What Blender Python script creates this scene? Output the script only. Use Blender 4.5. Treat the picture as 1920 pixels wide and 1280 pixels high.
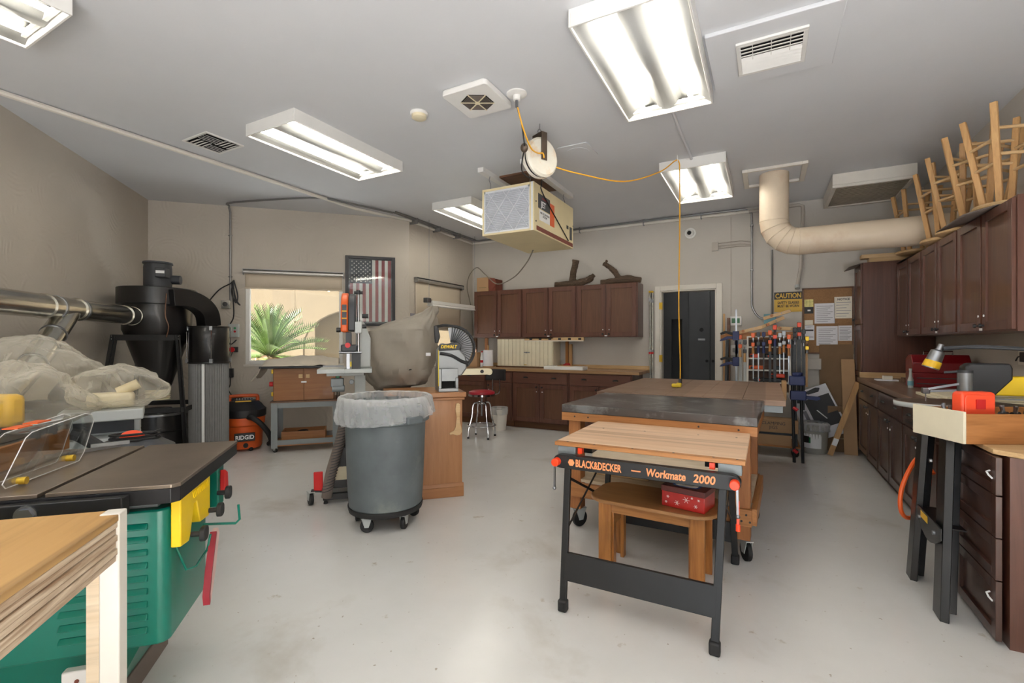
import bpy, bmesh, math, random
from mathutils import Vector, Matrix, noise
for o in list(bpy.data.objects):
    bpy.data.objects.remove(o, do_unlink=True)
scene = bpy.context.scene
col = scene.collection
PI = math.pi
R45 = PI/4
C45 = math.sqrt(.5)
random.seed(7)

# ------------------------------------------------------------------ camera, sky, sun, exposure
YAW = math.radians(28.25)
CAMH = 1.32
FPX = 885.0
HOR = 642.5
cam_d = bpy.data.cameras.new('camera')
cam_d.sensor_width = 36
cam_d.lens = FPX/1920*36
cam_d.shift_y = (HOR-640)/1920
cam_d.clip_start = .02
cam = bpy.data.objects.new('camera', cam_d)
cam.location = (0, 0, CAMH)
cam.rotation_euler = (PI/2, 0, YAW)
col.objects.link(cam)
scene.camera = cam

world = bpy.data.worlds.new('sky')
scene.world = world
world.use_nodes = True
wn = world.node_tree.nodes
wl = world.node_tree.links
sky = wn.new('ShaderNodeTexSky')
sky.sky_type = 'HOSEK_WILKIE'
sky.turbidity = 3.5
sky.sun_direction = Vector((-.35, -.70, .62)).normalized()
wl.new(sky.outputs[0], wn['Background'].inputs[0])
wn['Background'].inputs[1].default_value = 1.5
sun_d = bpy.data.lights.new('sun', 'SUN')
sun_d.energy = 20.0
sun_d.angle = .01
sun_d.color = (.97, .98, 1)
sun = bpy.data.objects.new('sun', sun_d)
sun.rotation_euler = Vector((-.35, -.70, .62)).to_track_quat('Z', 'Y').to_euler()
col.objects.link(sun)
TUBE_STRENGTH = 9.5
scene.view_settings.view_transform = 'Standard'
scene.view_settings.look = 'None'
scene.view_settings.gamma = 1
scene.view_settings.use_curve_mapping = False
scene.view_settings.exposure = 1.55

# ------------------------------------------------------------------ where a pixel of the photo lies in the room
_F = Vector((-math.sin(YAW), math.cos(YAW), 0))
_R = Vector((math.cos(YAW), math.sin(YAW), 0))
_C = Vector((0, 0, CAMH))
def _ray(x, y): return _F+_R*((x-960)/FPX)+Vector((0, 0, (HOR-y)/FPX))
def at(x, y, D): return _C+_ray(x, y)*D
def onZ(x, y, z): d = _ray(x, y); return _C+d*((z-CAMH)/d.z)
def onX(x, y, X): d = _ray(x, y); return _C+d*(X/d.x)
def onY(x, y, Y): d = _ray(x, y); return _C+d*(Y/d.y)

# ------------------------------------------------------------------ mesh helpers
def V(*a): return Vector(a)
class MB:
    def __init__(s): s.bm = bmesh.new()
    def vf(s, vs, fs):
        b = [s.bm.verts.new(v) for v in vs]
        for f in fs:
            try: s.bm.faces.new([b[i] for i in f])
            except ValueError: pass
        return s
    def bx(s, x0, x1, y0, y1, z0, z1):
        return s.vf([(x0,y0,z0),(x1,y0,z0),(x1,y1,z0),(x0,y1,z0),(x0,y0,z1),(x1,y0,z1),(x1,y1,z1),(x0,y1,z1)],
                    [(0,3,2,1),(4,5,6,7),(0,1,5,4),(1,2,6,5),(2,3,7,6),(3,0,4,7)])
    def box(s, c, d, rot=None):
        h = [x/2 for x in d]; c = Vector(c)
        vs = [V(i*h[0], j*h[1], k*h[2]) for k in (-1,1) for (i,j) in ((-1,-1),(1,-1),(1,1),(-1,1))]
        if rot is not None: vs = [rot @ v for v in vs]
        return s.vf([c+v for v in vs], [(0,3,2,1),(4,5,6,7),(0,1,5,4),(1,2,6,5),(2,3,7,6),(3,0,4,7)])
    def bar(s, p0, p1, w, d, up=(0,0,1)):
        p0, p1 = Vector(p0), Vector(p1); z = (p1-p0); L = z.length; z.normalize()
        u = Vector(up)
        if abs(u.dot(z)) > .98: u = V(1,0,0)
        x = u.cross(z).normalized(); y = z.cross(x)
        M = Matrix((x, y, z)).transposed()
        return s.box((p0+p1)/2, (w, d, L), M)
    def rings(s, rs, close=True, caps=True):
        rows = [[s.bm.verts.new(p) for p in r] for r in rs]; n = len(rows[0])
        for a, b in zip(rows, rows[1:]):
            for i in range(n if close else n-1):
                try: s.bm.faces.new((a[i], a[(i+1)%n], b[(i+1)%n], b[i]))
                except ValueError: pass
        if caps and close:
            s.bm.faces.new(rows[0][::-1]); s.bm.faces.new(rows[-1])
        return s
    def cyl(s, p0, p1, r0, r1=None, n=16, caps=True):
        r1 = r0 if r1 is None else r1
        p0, p1 = Vector(p0), Vector(p1); z = (p1-p0).normalized()
        u = V(0,0,1) if abs(z.z) < .9 else V(1,0,0)
        x = u.cross(z).normalized(); y = z.cross(x)
        cs = [x*math.cos(2*PI*i/n)+y*math.sin(2*PI*i/n) for i in range(n)]
        return s.rings([[p0+c*r0 for c in cs], [p1+c*r1 for c in cs]], caps=caps)
    def tube(s, pts, r, n=8, sm=0, caps=True):
        pts = [Vector(p) for p in pts]
        if sm: pts = spline(pts, sm)
        rr = r if isinstance(r, (list, tuple)) else [r]*len(pts)
        if len(rr) != len(pts):
            rr = [rr[min(len(rr)-1, int(i*(len(rr)-1)/(len(pts)-1)+.5))] for i in range(len(pts))]
        t = (pts[1]-pts[0]).normalized()
        u = V(0,0,1) if abs(t.z) < .9 else V(1,0,0)
        x = u.cross(t).normalized(); rs = []
        for i, p in enumerate(pts):
            a = pts[max(0,i-1)]; b = pts[min(len(pts)-1,i+1)]
            t = (b-a).normalized(); x = (x-t*x.dot(t)).normalized(); y = t.cross(x)
            rs.append([p+(x*math.cos(2*PI*k/n)+y*math.sin(2*PI*k/n))*rr[i] for k in range(n)])
        return s.rings(rs, caps=caps)
    def lathe(s, prof, n=24, c=(0,0,0), caps=True):
        c = Vector(c)
        return s.rings([[c+V(r*math.cos(2*PI*i/n), r*math.sin(2*PI*i/n), z) for i in range(n)] for r, z in prof], caps=caps)
    def prism(s, poly, ax, a, b):
        f = {'x': lambda p,t: V(t,p[0],p[1]), 'y': lambda p,t: V(p[0],t,p[1]), 'z': lambda p,t: V(p[0],p[1],t)}[ax]
        A = [s.bm.verts.new(f(p,a)) for p in poly]; B = [s.bm.verts.new(f(p,b)) for p in poly]; n = len(poly)
        s.bm.faces.new(A[::-1]); s.bm.faces.new(B)
        for i in range(n): s.bm.faces.new((A[i], A[(i+1)%n], B[(i+1)%n], B[i]))
        return s
    def ball(s, c, r, n=14, m=8):
        r = r if isinstance(r, (list,tuple)) else (r,r,r); c = Vector(c)
        rs = []
        for j in range(m+1):
            t = -PI/2+PI*j/m; k = max(math.cos(t), .02)
            rs.append([c+V(r[0]*k*math.cos(2*PI*i/n), r[1]*k*math.sin(2*PI*i/n), r[2]*math.sin(t)) for i in range(n)])
        return s.rings(rs)
    def grid(s, fn, nu, nv):
        g = [[s.bm.verts.new(fn(i/nu, j/nv)) for j in range(nv+1)] for i in range(nu+1)]
        for i in range(nu):
            for j in range(nv):
                try: s.bm.faces.new((g[i][j], g[i+1][j], g[i+1][j+1], g[i][j+1]))
                except ValueError: pass
        return s
    def xf(s, M):
        s.bm.transform(M); return s
    def build(s, name, mat, parent=None, bev=0, thick=0, ang=38, sub=0):
        bmesh.ops.recalc_face_normals(s.bm, faces=s.bm.faces)
        me = bpy.data.meshes.new(name); s.bm.to_mesh(me); s.bm.free()
        for p in me.polygons: p.use_smooth = True
        me.set_sharp_from_angle(angle=math.radians(ang))
        me.materials.append(M(mat) if isinstance(mat, str) else mat)
        o = bpy.data.objects.new(name, me); col.objects.link(o)
        if parent is not None: o.parent = parent
        if thick:
            m = o.modifiers.new('t', 'SOLIDIFY'); m.thickness = thick; m.offset = 0
        if sub:
            m = o.modifiers.new('s', 'SUBSURF'); m.levels = sub; m.render_levels = sub
        if bev:
            m = o.modifiers.new('b', 'BEVEL'); m.width = bev; m.segments = 2; m.limit_method = 'ANGLE'; m.angle_limit = .6
        return o
def spline(pts, k):
    out = []
    n = len(pts)
    for i in range(n-1):
        p0 = pts[max(0,i-1)]; p1 = pts[i]; p2 = pts[i+1]; p3 = pts[min(n-1,i+2)]
        for j in range(k):
            t = j/k
            out.append(.5*((2*p1)+(p2-p0)*t+(2*p0-5*p1+4*p2-p3)*t*t+(3*p1-p0-3*p2+p3)*t**3))
    out.append(pts[-1]); return out
def rrect(w, h, r, n=4, cx=0, cy=0):
    out = []
    for (sx, sy, a0) in ((1,1,0),(-1,1,PI/2),(-1,-1,PI),(1,-1,1.5*PI)):
        for i in range(n+1):
            a = a0+PI/2*i/n
            out.append((cx+sx*(w/2-r)+r*math.cos(a), cy+sy*(h/2-r)+r*math.sin(a)))
    return out
def tag(o, label=None, cat=None, group=None, kind=None):
    if label: o['label'] = label
    if cat: o['category'] = cat
    if group: o['group'] = group
    if kind: o['kind'] = kind
    return o
def thing(name, label, cat, loc=(0,0,0), rz=0, group=None):
    o = bpy.data.objects.new(name, None); o.empty_display_size = .05; col.objects.link(o)
    o.location = loc; o.rotation_euler = (0,0,rz)
    return tag(o, label, cat, group)
def dup(root, loc, rz=None, label=None):
    def cp(o, par):
        c = o.copy(); col.objects.link(c); c.parent = par
        for k in kids(o): cp(k, c)
        return c
    r = cp(root, None); r.location = loc
    if rz is not None: r.rotation_euler = (0,0,rz) if not isinstance(rz, (tuple,list)) else rz
    if label: r['label'] = label
    return r
def kids(o): return list(o.children)
def share(src, parent, loc=(0,0,0), rot=(0,0,0), scale=(1,1,1)):
    c = src.copy(); col.objects.link(c); c.parent = parent; c.location = loc; c.rotation_euler = rot; c.scale = scale
    return c
def text(s, size, mat, parent, loc, rot, name='lettering', ext=.0006, bold=0., sx=1., shear=0., align='LEFT', sp=1.):
    cu = bpy.data.curves.new('t', 'FONT'); cu.body = s; cu.size = size; cu.extrude = ext; cu.offset = bold
    cu.align_x = align; cu.shear = shear; cu.space_character = sp; cu.resolution_u = 3; cu.space_line = .95
    t = bpy.data.objects.new('t', cu); col.objects.link(t)
    dg = bpy.context.evaluated_depsgraph_get()
    me = bpy.data.meshes.new_from_object(t.evaluated_get(dg))
    bpy.data.objects.remove(t); bpy.data.curves.remove(cu)
    me.materials.clear(); me.materials.append(M(mat))
    o = bpy.data.objects.new(name, me); col.objects.link(o); o.parent = parent
    o.location = loc; o.rotation_euler = rot; o.scale = (sx,1,1)
    return o

# ------------------------------------------------------------------ materials
MATS = {}
def M(n): return MATS[n]
def lin(c):
    return tuple(((x/255)/12.92 if x/255 <= .04045 else ((x/255+.055)/1.055)**2.4) for x in c)+(1,)
class NT:
    def __init__(s, name):
        s.m = bpy.data.materials.new(name); s.m.use_nodes = True
        s.n = s.m.node_tree.nodes; s.l = s.m.node_tree.links; s.b = s.n['Principled BSDF']; s.out = s.n['Material Output']
        MATS[name] = s.m
    def add(s, t, **k):
        x = s.n.new(t)
        for a, v in k.items(): setattr(x, a, v)
        return x
    def link(s, a, b): s.l.new(a, b)
    def coord(s, scale=(1,1,1), rot=(0,0,0), kind='Object'):
        tc = s.add('ShaderNodeTexCoord'); mp = s.add('ShaderNodeMapping')
        mp.inputs['Scale'].default_value = scale; mp.inputs['Rotation'].default_value = rot
        s.link(tc.outputs[kind], mp.inputs[0]); return mp.outputs[0]
    def noise(s, co, scale, detail=4, rough=.55, dist=0):
        x = s.add('ShaderNodeTexNoise'); s.link(co, x.inputs['Vector'])
        x.inputs['Scale'].default_value = scale; x.inputs['Detail'].default_value = detail
        x.inputs['Roughness'].default_value = rough; x.inputs['Distortion'].default_value = dist
        return x.outputs['Fac']
    def ramp(s, fac, stops):
        x = s.add('ShaderNodeValToRGB'); s.link(fac, x.inputs[0]); e = x.color_ramp.elements
        while len(e) < len(stops): e.new(.5)
        for i, (p, c) in enumerate(stops): e[i].position = p; e[i].color = c
        return x.outputs[0]
    def mix(s, a, b, fac, mode='MIX'):
        x = s.add('ShaderNodeMix', data_type='RGBA', blend_type=mode)
        for sock, v in ((x.inputs[6], a), (x.inputs[7], b)):
            if isinstance(v, tuple): sock.default_value = v
            else: s.link(v, sock)
        if isinstance(fac, float): x.inputs[0].default_value = fac
        else: s.link(fac, x.inputs[0])
        return x.outputs[2]
    def bump(s, h, st, dist=.01):
        x = s.add('ShaderNodeBump'); x.inputs['Strength'].default_value = st; x.inputs['Distance'].default_value = dist
        s.link(h, x.inputs['Height']); s.link(x.outputs[0], s.b.inputs['Normal']); return x
    def p(s, **k):
        for a, v in k.items():
            i = s.b.inputs[a.replace('_', ' ')]
            if hasattr(v, 'node'): s.link(v, i)
            else: i.default_value = v
        return s
def g(v): return (v,v,v,1)
def pm(name, rgb, rough=.5, metal=0., var=.08, vs=6., bump=0., bs=60., coat=0., spec=.5, dirt=None):
    t = NT(name); c = lin(rgb)
    lo = tuple(x*(1-var) for x in c[:3])+(1,); hi = tuple(min(1, x*(1+var)) for x in c[:3])+(1,)
    co = t.coord()
    cc = t.ramp(t.noise(co, vs), [(.3,lo),(.7,hi)])
    if dirt:
        cc = t.mix(cc, lin(dirt[0]), t.ramp(t.noise(co, dirt[1], 6, .65), [(dirt[2],g(0)),(dirt[2]+.12,g(dirt[3]))]))
    t.p(Base_Color=cc, Roughness=rough, Metallic=metal, Coat_Weight=coat, Specular_IOR_Level=spec)
    if bump: t.bump(t.noise(co, bs, 3), bump)
    return t.m
def wood(name, c1, c2, ax='z', sc=1., rough=.45, coat=0., fine=.5, bump=.08, streak=None, planks=None):
    t = NT(name); k = {'x': (.6,9,9), 'y': (9,.6,9), 'z': (9,9,.6)}[ax]
    co = t.coord(tuple(v*sc for v in k))
    a = t.noise(co, 1.6, 5, .6, 1.2); b = t.noise(t.coord(tuple(v*sc*7 for v in k)), 1.5, 2, .5)
    cc = t.ramp(a, [(.3,lin(c2)),(.7,lin(c1))])
    d = tuple(x*.72 for x in lin(c2)[:3])+(1,)
    cc = t.mix(cc, d, t.ramp(b, [(.5,g(0)),(.75,g(fine))]))
    if planks:   # (axis index across the boards, width)
        tc = t.add('ShaderNodeTexCoord'); sp = t.add('ShaderNodeSeparateXYZ'); t.link(tc.outputs['Object'], sp.inputs[0])
        dv = t.add('ShaderNodeMath', operation='DIVIDE'); t.link(sp.outputs[planks[0]], dv.inputs[0]); dv.inputs[1].default_value = planks[1]
        fl = t.add('ShaderNodeMath', operation='FLOOR'); t.link(dv.outputs[0], fl.inputs[0])
        wn_ = t.add('ShaderNodeTexWhiteNoise', noise_dimensions='1D'); t.link(fl.outputs[0], wn_.inputs['W'])
        cc = t.mix(cc, t.ramp(wn_.outputs['Value'], [(0,g(.62)),(1,g(1.0))]), 1.0, 'MULTIPLY')
    if streak:
        s2 = t.noise(t.coord(tuple(v*streak[1] for v in k)), 1., 4, .6, .8)
        cc = t.mix(cc, lin(streak[0]), t.ramp(s2, [(streak[2],g(0)),(streak[2]+.15,g(streak[3]))]))
    t.p(Base_Color=cc, Roughness=rough, Coat_Weight=coat)
    if bump: t.bump(b, bump, .004)
    return t.m
def emis(name, rgb, st):
    t = NT(name); t.p(Base_Color=lin(rgb), Emission_Color=lin(rgb), Emission_Strength=st); return t.m
def film(name, rgb, alpha, rough=.15, bump=.4, bs=6.):
    # thin plastic sheet: part clear, part milky, glossy
    t = NT(name)
    co = t.coord()
    t.p(Base_Color=lin(rgb), Roughness=rough, Specular_IOR_Level=.6)
    nz = t.noise(co, bs, 4, .6, 1.5); t.bump(nz, bump, .03)
    tr = t.add('ShaderNodeBsdfTransparent'); mx = t.add('ShaderNodeMixShader')
    tr.inputs[0].default_value = (.96,.95,.92,1)
    lw = t.add('ShaderNodeLayerWeight'); lw.inputs[0].default_value = .45
    ad = t.add('ShaderNodeMath', operation='MULTIPLY_ADD'); t.link(lw.outputs['Facing'], ad.inputs[0]); ad.inputs[1].default_value = .55; ad.inputs[2].default_value = alpha; ad.use_clamp = True
    t.link(ad.outputs[0], mx.inputs[0]); t.link(tr.outputs[0], mx.inputs[1]); t.link(t.b.outputs[0], mx.inputs[2]); t.link(mx.outputs[0], t.out.inputs[0])
    return t.m
def glass(name, tint=(.95,.97,.96,1), lo=.04, hi=.75):
    t = NT(name); tr = t.add('ShaderNodeBsdfTransparent'); tr.inputs[0].default_value = tint
    gl = t.add('ShaderNodeBsdfGlossy'); gl.inputs['Roughness'].default_value = .03
    lw = t.add('ShaderNodeLayerWeight'); lw.inputs[0].default_value = .5
    pw = t.add('ShaderNodeMath', operation='POWER'); t.link(lw.outputs['Facing'], pw.inputs[0]); pw.inputs[1].default_value = 4.
    ma = t.add('ShaderNodeMath', operation='MULTIPLY_ADD'); t.link(pw.outputs[0], ma.inputs[0]); ma.inputs[1].default_value = hi; ma.inputs[2].default_value = lo
    mx = t.add('ShaderNodeMixShader'); t.link(ma.outputs[0], mx.inputs[0]); t.link(tr.outputs[0], mx.inputs[1]); t.link(gl.outputs[0], mx.inputs[2]); t.link(mx.outputs[0], t.out.inputs[0])
    return t.m

# plaster walls with trowel arcs
def plaster(name, rgb, st, arcs=True):
    t = NT(name); co = t.coord()
    c = lin(rgb)
    cc = t.ramp(t.noise(co, 1.4, 5), [(.3,tuple(x*.93 for x in c[:3])+(1,)),(.7,c)])
    h = t.noise(co, 30, 4)
    if arcs:
        # rings around scattered centres give the swept trowel marks
        vo = t.add('ShaderNodeTexVoronoi'); t.link(co, vo.inputs['Vector']); vo.inputs['Scale'].default_value = 1.7
        nz = t.noise(co, 3., 3)
        ml = t.add('ShaderNodeMath', operation='MULTIPLY_ADD'); t.link(nz, ml.inputs[0]); ml.inputs[1].default_value = .05; t.link(vo.outputs['Distance'], ml.inputs[2])
        ms = t.add('ShaderNodeMath', operation='MULTIPLY'); t.link(ml.outputs[0], ms.inputs[0]); ms.inputs[1].default_value = 95.
        sn = t.add('ShaderNodeMath', operation='SINE'); t.link(ms.outputs[0], sn.inputs[0])
        gate = t.ramp(t.noise(co, 4.5, 3), [(.50,g(0)),(.66,g(1))])
        h2 = t.mix(g(.5), sn.outputs[0], gate)
        h = t.mix(h, h2, .45)
    t.p(Base_Color=cc, Roughness=.75, Specular_IOR_Level=.3)
    t.bump(h, st, .006)
    return t.m
plaster('plaster', (198,189,177), .55)
plaster('plaster_smooth', (202,196,188), .18, False)
pm('ceiling_paint', (212,213,216), .7, var=.02, vs=2., bump=.05, bs=40)
def floor_mat():
    t = NT('epoxy_floor'); co = t.coord()
    c = t.ramp(t.noise(co, .55, 6, .6), [(.3,lin((214,212,208))),(.7,lin((232,231,228)))])
    c = t.mix(c, t.ramp(t.noise(co, 1.3, 6, .6, .3), [(.56,g(1)),(.74,(.80,.77,.72,1))]), 1.0, 'MULTIPLY')
    c = t.mix(c, t.ramp(t.noise(co, 6.5, 5, .62), [(.66,g(1)),(.74,(.70,.63,.54,1))]), 1.0, 'MULTIPLY')
    c = t.mix(c, t.ramp(t.noise(co, 38, 2, .5), [(.72,g(1)),(.76,(.62,.56,.5,1))]), 1.0, 'MULTIPLY')
    t.p(Base_Color=c, Roughness=.24, Specular_IOR_Level=.9)
    t.bump(t.noise(co, 22, 3), .03, .01)
floor_mat()
wood('cabinet_v', (106,66,50), (86,51,39), 'z', 1.2, .42, .4, .25, .03)
wood('cabinet_h', (106,66,50), (86,51,39), 'x', 1.2, .42, .4, .25, .03)
wood('cabinet_hy', (104,68,50), (84,52,38), 'y', 1.2, .38, .12, .25, .03)
wood('cabinet_panel', (108,71,50), (88,56,39), 'z', 1.2, .45, .25, .25, .03)
wood('cab_shaded_panel', (88,60,48), (70,46,36), 'z', 1.2, .38, .3, .25, .03)  # panel version of the shade-darkened cabinet brown
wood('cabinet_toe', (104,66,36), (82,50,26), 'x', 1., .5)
wood('cab_shaded', (82,55,44), (64,41,32), 'z', 1.2, .36, .35, .25, .03)  # same brown as the other cabinets, shade put into the colour
wood('cab_shadedhy', (82,55,44), (64,41,32), 'y', 1.2, .36, .35, .25, .03)
wood('butcher', (196,156,112), (176,132,90), 'x', 1., .4, .05, .3, .03, None, (1,.045))
wood('laminate', (140,112,92), (112,86,70), 'y', .8, .35, .1, .35, .02)
wood('fir_x', (186,128,74), (160,102,54), 'x', 1., .5, 0, .5, .1)
wood('fir_y', (186,128,74), (160,102,54), 'y', 1., .5, 0, .5, .1)
wood('fir_z', (178,116,64), (150,92,46), 'z', 1., .5, 0, .5, .1)
wood('bench_ply', (234,200,168), (212,172,136), 'x', .7, .5, 0, .35, .05, ((112,82,62), .4, .54, .6))
wood('bench2_top', (176,146,124), (150,118,96), 'x', .6, .5, 0, .4, .05, ((92,72,62), .3, .6, .55), (0,.3))
wood('oak_z', (184,124,62), (150,92,40), 'z', 1.2, .38, .15, .6, .08)
wood('oak_x', (184,128,70), (152,98,50), 'x', 1.2, .38, .15, .6, .08)
wood('oak_ply', (172,126,78), (146,100,58), 'x', 1., .4, .1, .4, .05)
wood('light_z', (206,164,110), (186,140,88), 'z', 1.3, .5, 0, .4, .05)
wood('light_x', (216,184,138), (196,158,110), 'x', 1.2, .5, 0, .4, .05)
wood('light_y', (216,184,138), (196,158,110), 'y', 1.2, .5, 0, .4, .05)
wood('pale_ply', (222,206,180), (200,178,146), 'x', 1., .55, 0, .45, .06)
wood('cherry_z', (176,124,78), (158,104,62), 'z', .8, .42, .1, .3, .04)
wood('cherry_x', (176,124,78), (158,104,62), 'x', .8, .42, .1, .3, .04)
wood('router_wood', (160,108,62), (136,86,46), 'x', .8, .42, .1, .35, .04)
wood('walnutish', (120,84,60), (92,62,44), 'x', 1., .5)
wood('ply_edge', (226,208,182), (150,118,88), 'y', 2.2, .6, 0, .3, .1)
wood('saw_ply', (206,164,104), (184,138,80), 'y', .5, .45, 0, .35, .04, ((62,42,34), .5, .55, .85))
wood('bark', (112,92,74), (66,52,40), 'x', 4., .85, 0, .7, .8)
pm('dark_paint', (74,68,66), .32, 0, .3, 3., .1, 30., .2, .6, ((156,158,158), 4., .52, .5))
pm('trim_white', (222,216,206), .45, 0, .03)
pm('white_metal', (228,226,222), .35, 0, .02)
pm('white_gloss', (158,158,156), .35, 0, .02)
pm('white_plastic', (232,230,226), .4, 0, .02)
pm('cream_paint', (226,214,182), .4, 0, .05, 4.)
pm('cream_box', (224,208,166), .42, 0, .05, 4.)
pm('duct_paint', (222,204,180), .45, 0, .07, 3., 0, 60, 0, .5, ((196,158,122), 2.2, .56, .45))
pm('galv', (196,194,186), .22, 1., .12, 5.)
pm('chrome', (190,190,194), .14, 1., .04)
pm('steel', (150,152,156), .34, 1., .1)
pm('conduit_metal', (150,150,150), .4, .9, .08)
pm('conduit_paint', (186,178,168), .5, 0, .05)
pm('cast_iron', (152,138,124), .34, .85, .16, 3.5, .03, 90)
pm('black_paint', (26,26,27), .4, 0, .15, 8.)
pm('black_gloss', (20,19,20), .34, 0, .12, 8., 0, 60, .2)
pm('black_rubber', (30,30,31), .6, 0, .12)
pm('black_plastic', (36,36,38), .45, 0, .1)
pm('charcoal', (60,62,66), .5, 0, .1)
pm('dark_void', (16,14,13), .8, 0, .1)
pm('rail_black', (38,37,38), .42, .3, .3, 6., .03, 60, 0, .5, ((120,110,100), 9., .68, .5))
pm('saw_green', (0,112,94), .34, 0, .07, 3., 0, 60, .1)
pm('yellow_plastic', (246,206,28), .34, 0, .05, 5.)
pm('red_plastic', (206,34,34), .4, 0, .08)
pm('red_wood', (150,34,48), .5, 0, .3, 8.)
pm('pink_wood', (222,190,182), .5, 0, .12, 8.)
pm('orange_plastic', (228,96,30), .4, 0, .06)
pm('orange_red', (250,84,48), .38, 0, .05)
pm('orange_hose', (250,104,36), .4, 0, .05)
pm('hot_orange', (255,70,28), .35, 0, .04)
pm('vac_orange', (216,92,36), .45, 0, .07, 5.)
pm('letter_orange', (240,150,96), .5, 0, .05)
pm('grey_plastic', (100,107,110), .55, 0, .22, 3.2, .06, 14, 0, .4, ((140,146,136), 2.6, .54, .5))
pm('grey_steel', (134,140,142), .45, .1, .06, 4.)
pm('grey_light', (182,186,184), .42, 0, .05)
pm('alu', (150,153,155), .42, .7, .1)
pm('mesh_grey', (126,126,126), .7, .1, .06, 20.)
pm('canvas', (158,150,138), .85, 0, .07, 5., .35, 260.)
pm('cover_light', (206,196,180), .7, 0, .08, 6., .2, 40.)
pm('cloth_red', (170,40,42), .8, 0, .15)
pm('seat_red', (168,30,46), .4, 0, .1)
pm('toolbox_red', (124,18,26), .3, .2, .08, 5., 0, 60, .2)
pm('gift_red', (176,36,32), .28, 0, .28, 6., 0, 60, .3)
pm('gift_brown', (92,38,36), .3, 0, .2, 6., 0, 60, .2)
pm('cardboard', (182,146,108), .8, 0, .06, 4.)
pm('cardboard_dark', (132,104,76), .8, 0, .08, 4.)
pm('cardboard_grey', (118,106,98), .75, 0, .08, 4.)
pm('brown_flap', (122,62,48), .7, 0, .08)
pm('cork', (156,118,82), .9, 0, .12, 60., .2, 200.)
pm('paper', (232,231,236), .75, 0, .02)
pm('paper_warm', (236,228,212), .5, 0, .04)
pm('paper_yellow', (226,214,140), .6, 0, .3, 30.)
pm('ink', (70,68,72), .7, 0, .05)
pm('ink_light', (150,148,156), .7, 0, .05)
pm('sign_yellow', (216,174,66), .5, 0, .04)
pm('sign_black', (34,30,30), .5, 0, .05)
pm('flag_red', (140,48,52), .7, 0, .06)
pm('flag_white', (220,216,214), .7, 0, .04)
pm('flag_blue', (42,44,56), .7, 0, .1)
pm('frame_black', (46,45,48), .45, 0, .08)
pm('brass', (214,176,60), .32, .7, .08)
pm('tape_yellow', (226,196,52), .5, 0, .06)
pm('cord_yellow', (232,170,44), .5, 0, .06)
pm('cord_cream', (214,196,160), .55, 0, .05)
pm('cord_black', (28,28,30), .5, 0, .06)
pm('cord_shaded', (132,124,110), .5, 0, .06)  # cream cord darkened, its shadows put into the colour
pm('blue_grip', (40,50,96), .5, 0, .08)
pm('blue_box', (120,170,184), .5, 0, .06)
pm('ge_blue', (40,96,170), .5, 0, .05)
pm('green_lcd', (36,104,58), .35, 0, .05)
pm('red_button', (200,30,36), .35, 0, .05)
pm('green_button', (30,120,70), .35, 0, .05)
pm('filter_media', (186,190,198), .85, 0, .05, 12.)
pm('filter_card', (222,224,228), .75, 0, .03)
pm('reel_white', (226,220,206), .45, 0, .06, 9., 0, 60, 0, .5, ((214,172,120), 5., .54, .6))
pm('reel_bracket', (98,84,72), .5, .5, .15)
pm('hall_grey', (98,99,102), .6, 0, .05)
pm('hall_panel', (104,105,108), .5, 0, .04)
pm('blind_fabric', (206,192,172), .8, 0, .03, 3., .1, 300)
pm('blind_metal', (196,192,186), .35, .6, .05)
pm('return_filter', (176,164,146), .8, 0, .1)
pm('stucco_cream', (104,87,63), .85, 0, .04, 2., .2, 50)
pm('ground_tan', (208,209,210), .9, 0, .08, 2., .2, 30)
pm('palm_green', (74,92,34), .55, 0, .45, 5.)
pm('palm_trunk', (120,92,64), .9, 0, .3, 20., .6, 30)
pm('bucket_grey', (166,164,156), .55, 0, .1, 8.)
pm('gift_white', (236,226,222), .5, 0, .04)
pm('mdf_cream', (226,216,190), .55, 0, .05, 5.)
pm('label_white', (238,238,238), .4, 0, .02)
pm('label_yellow', (240,190,40), .4, 0, .05)
pm('smoke_film', (70,68,66), .3, 0, .1)
emis('tube_glow', (255,250,236), TUBE_STRENGTH)
emis('hall_fill_glow', (255,250,240), 9.0)
emis('bulb_glow', (255,240,205), 3.0)
film('plastic_bag', (236,230,216), .08, .07, .6)
film('bag_white', (232,234,236), .26, .25, .3, 9.)
glass('pane')
glass('acrylic', (.93,.94,.93,1), .15, .8)

# ================================================================== the room
ZC = 3.15
YW = 7.15
XR = 1.63
XL2 = -4.65
K = V(-7.08, 3.005, 0)
BEND = V(XL2, K.y+(XL2-K.x), 0)
YB = -2.6
PB = V(K.x+K.y-YB, YB, 0)
ROOM = [(PB.x,PB.y),(XR,YB),(XR,YW),(XL2,YW),(BEND.x,BEND.y),(K.x,K.y)]
def struct(o): o['kind'] = 'structure'; return o
struct(MB().prism(ROOM, 'z', -.1, 0).build('floor', 'epoxy_floor'))
struct(MB().prism(ROOM, 'z', ZC, ZC+.12).build('ceiling', 'ceiling_paint'))
def wall(name, p0, p1, mat, holes=(), th=.16, flip=False):
    p0, p1 = Vector(p0), Vector(p1); d = p1-p0; L = d.length; a = math.atan2(d.y, d.x)
    m = MB(); y0, y1 = (0, th) if not flip else (-th, 0)
    xs = 0
    for (s0, s1, z0, z1) in sorted(holes):
        if s0 > xs: m.bx(xs, s0, y0, y1, 0, ZC)
        if z0 > 0: m.bx(s0, s1, y0, y1, 0, z0)
        m.bx(s0, s1, y0, y1, z1, ZC)
        xs = s1
    m.bx(xs, L, y0, y1, 0, ZC)
    m.xf(Matrix.Translation(p0) @ Matrix.Rotation(a, 4, 'Z'))
    return struct(m.build(name, mat))
W1 = (1.27, 2.51, 1.03, 2.30)
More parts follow.
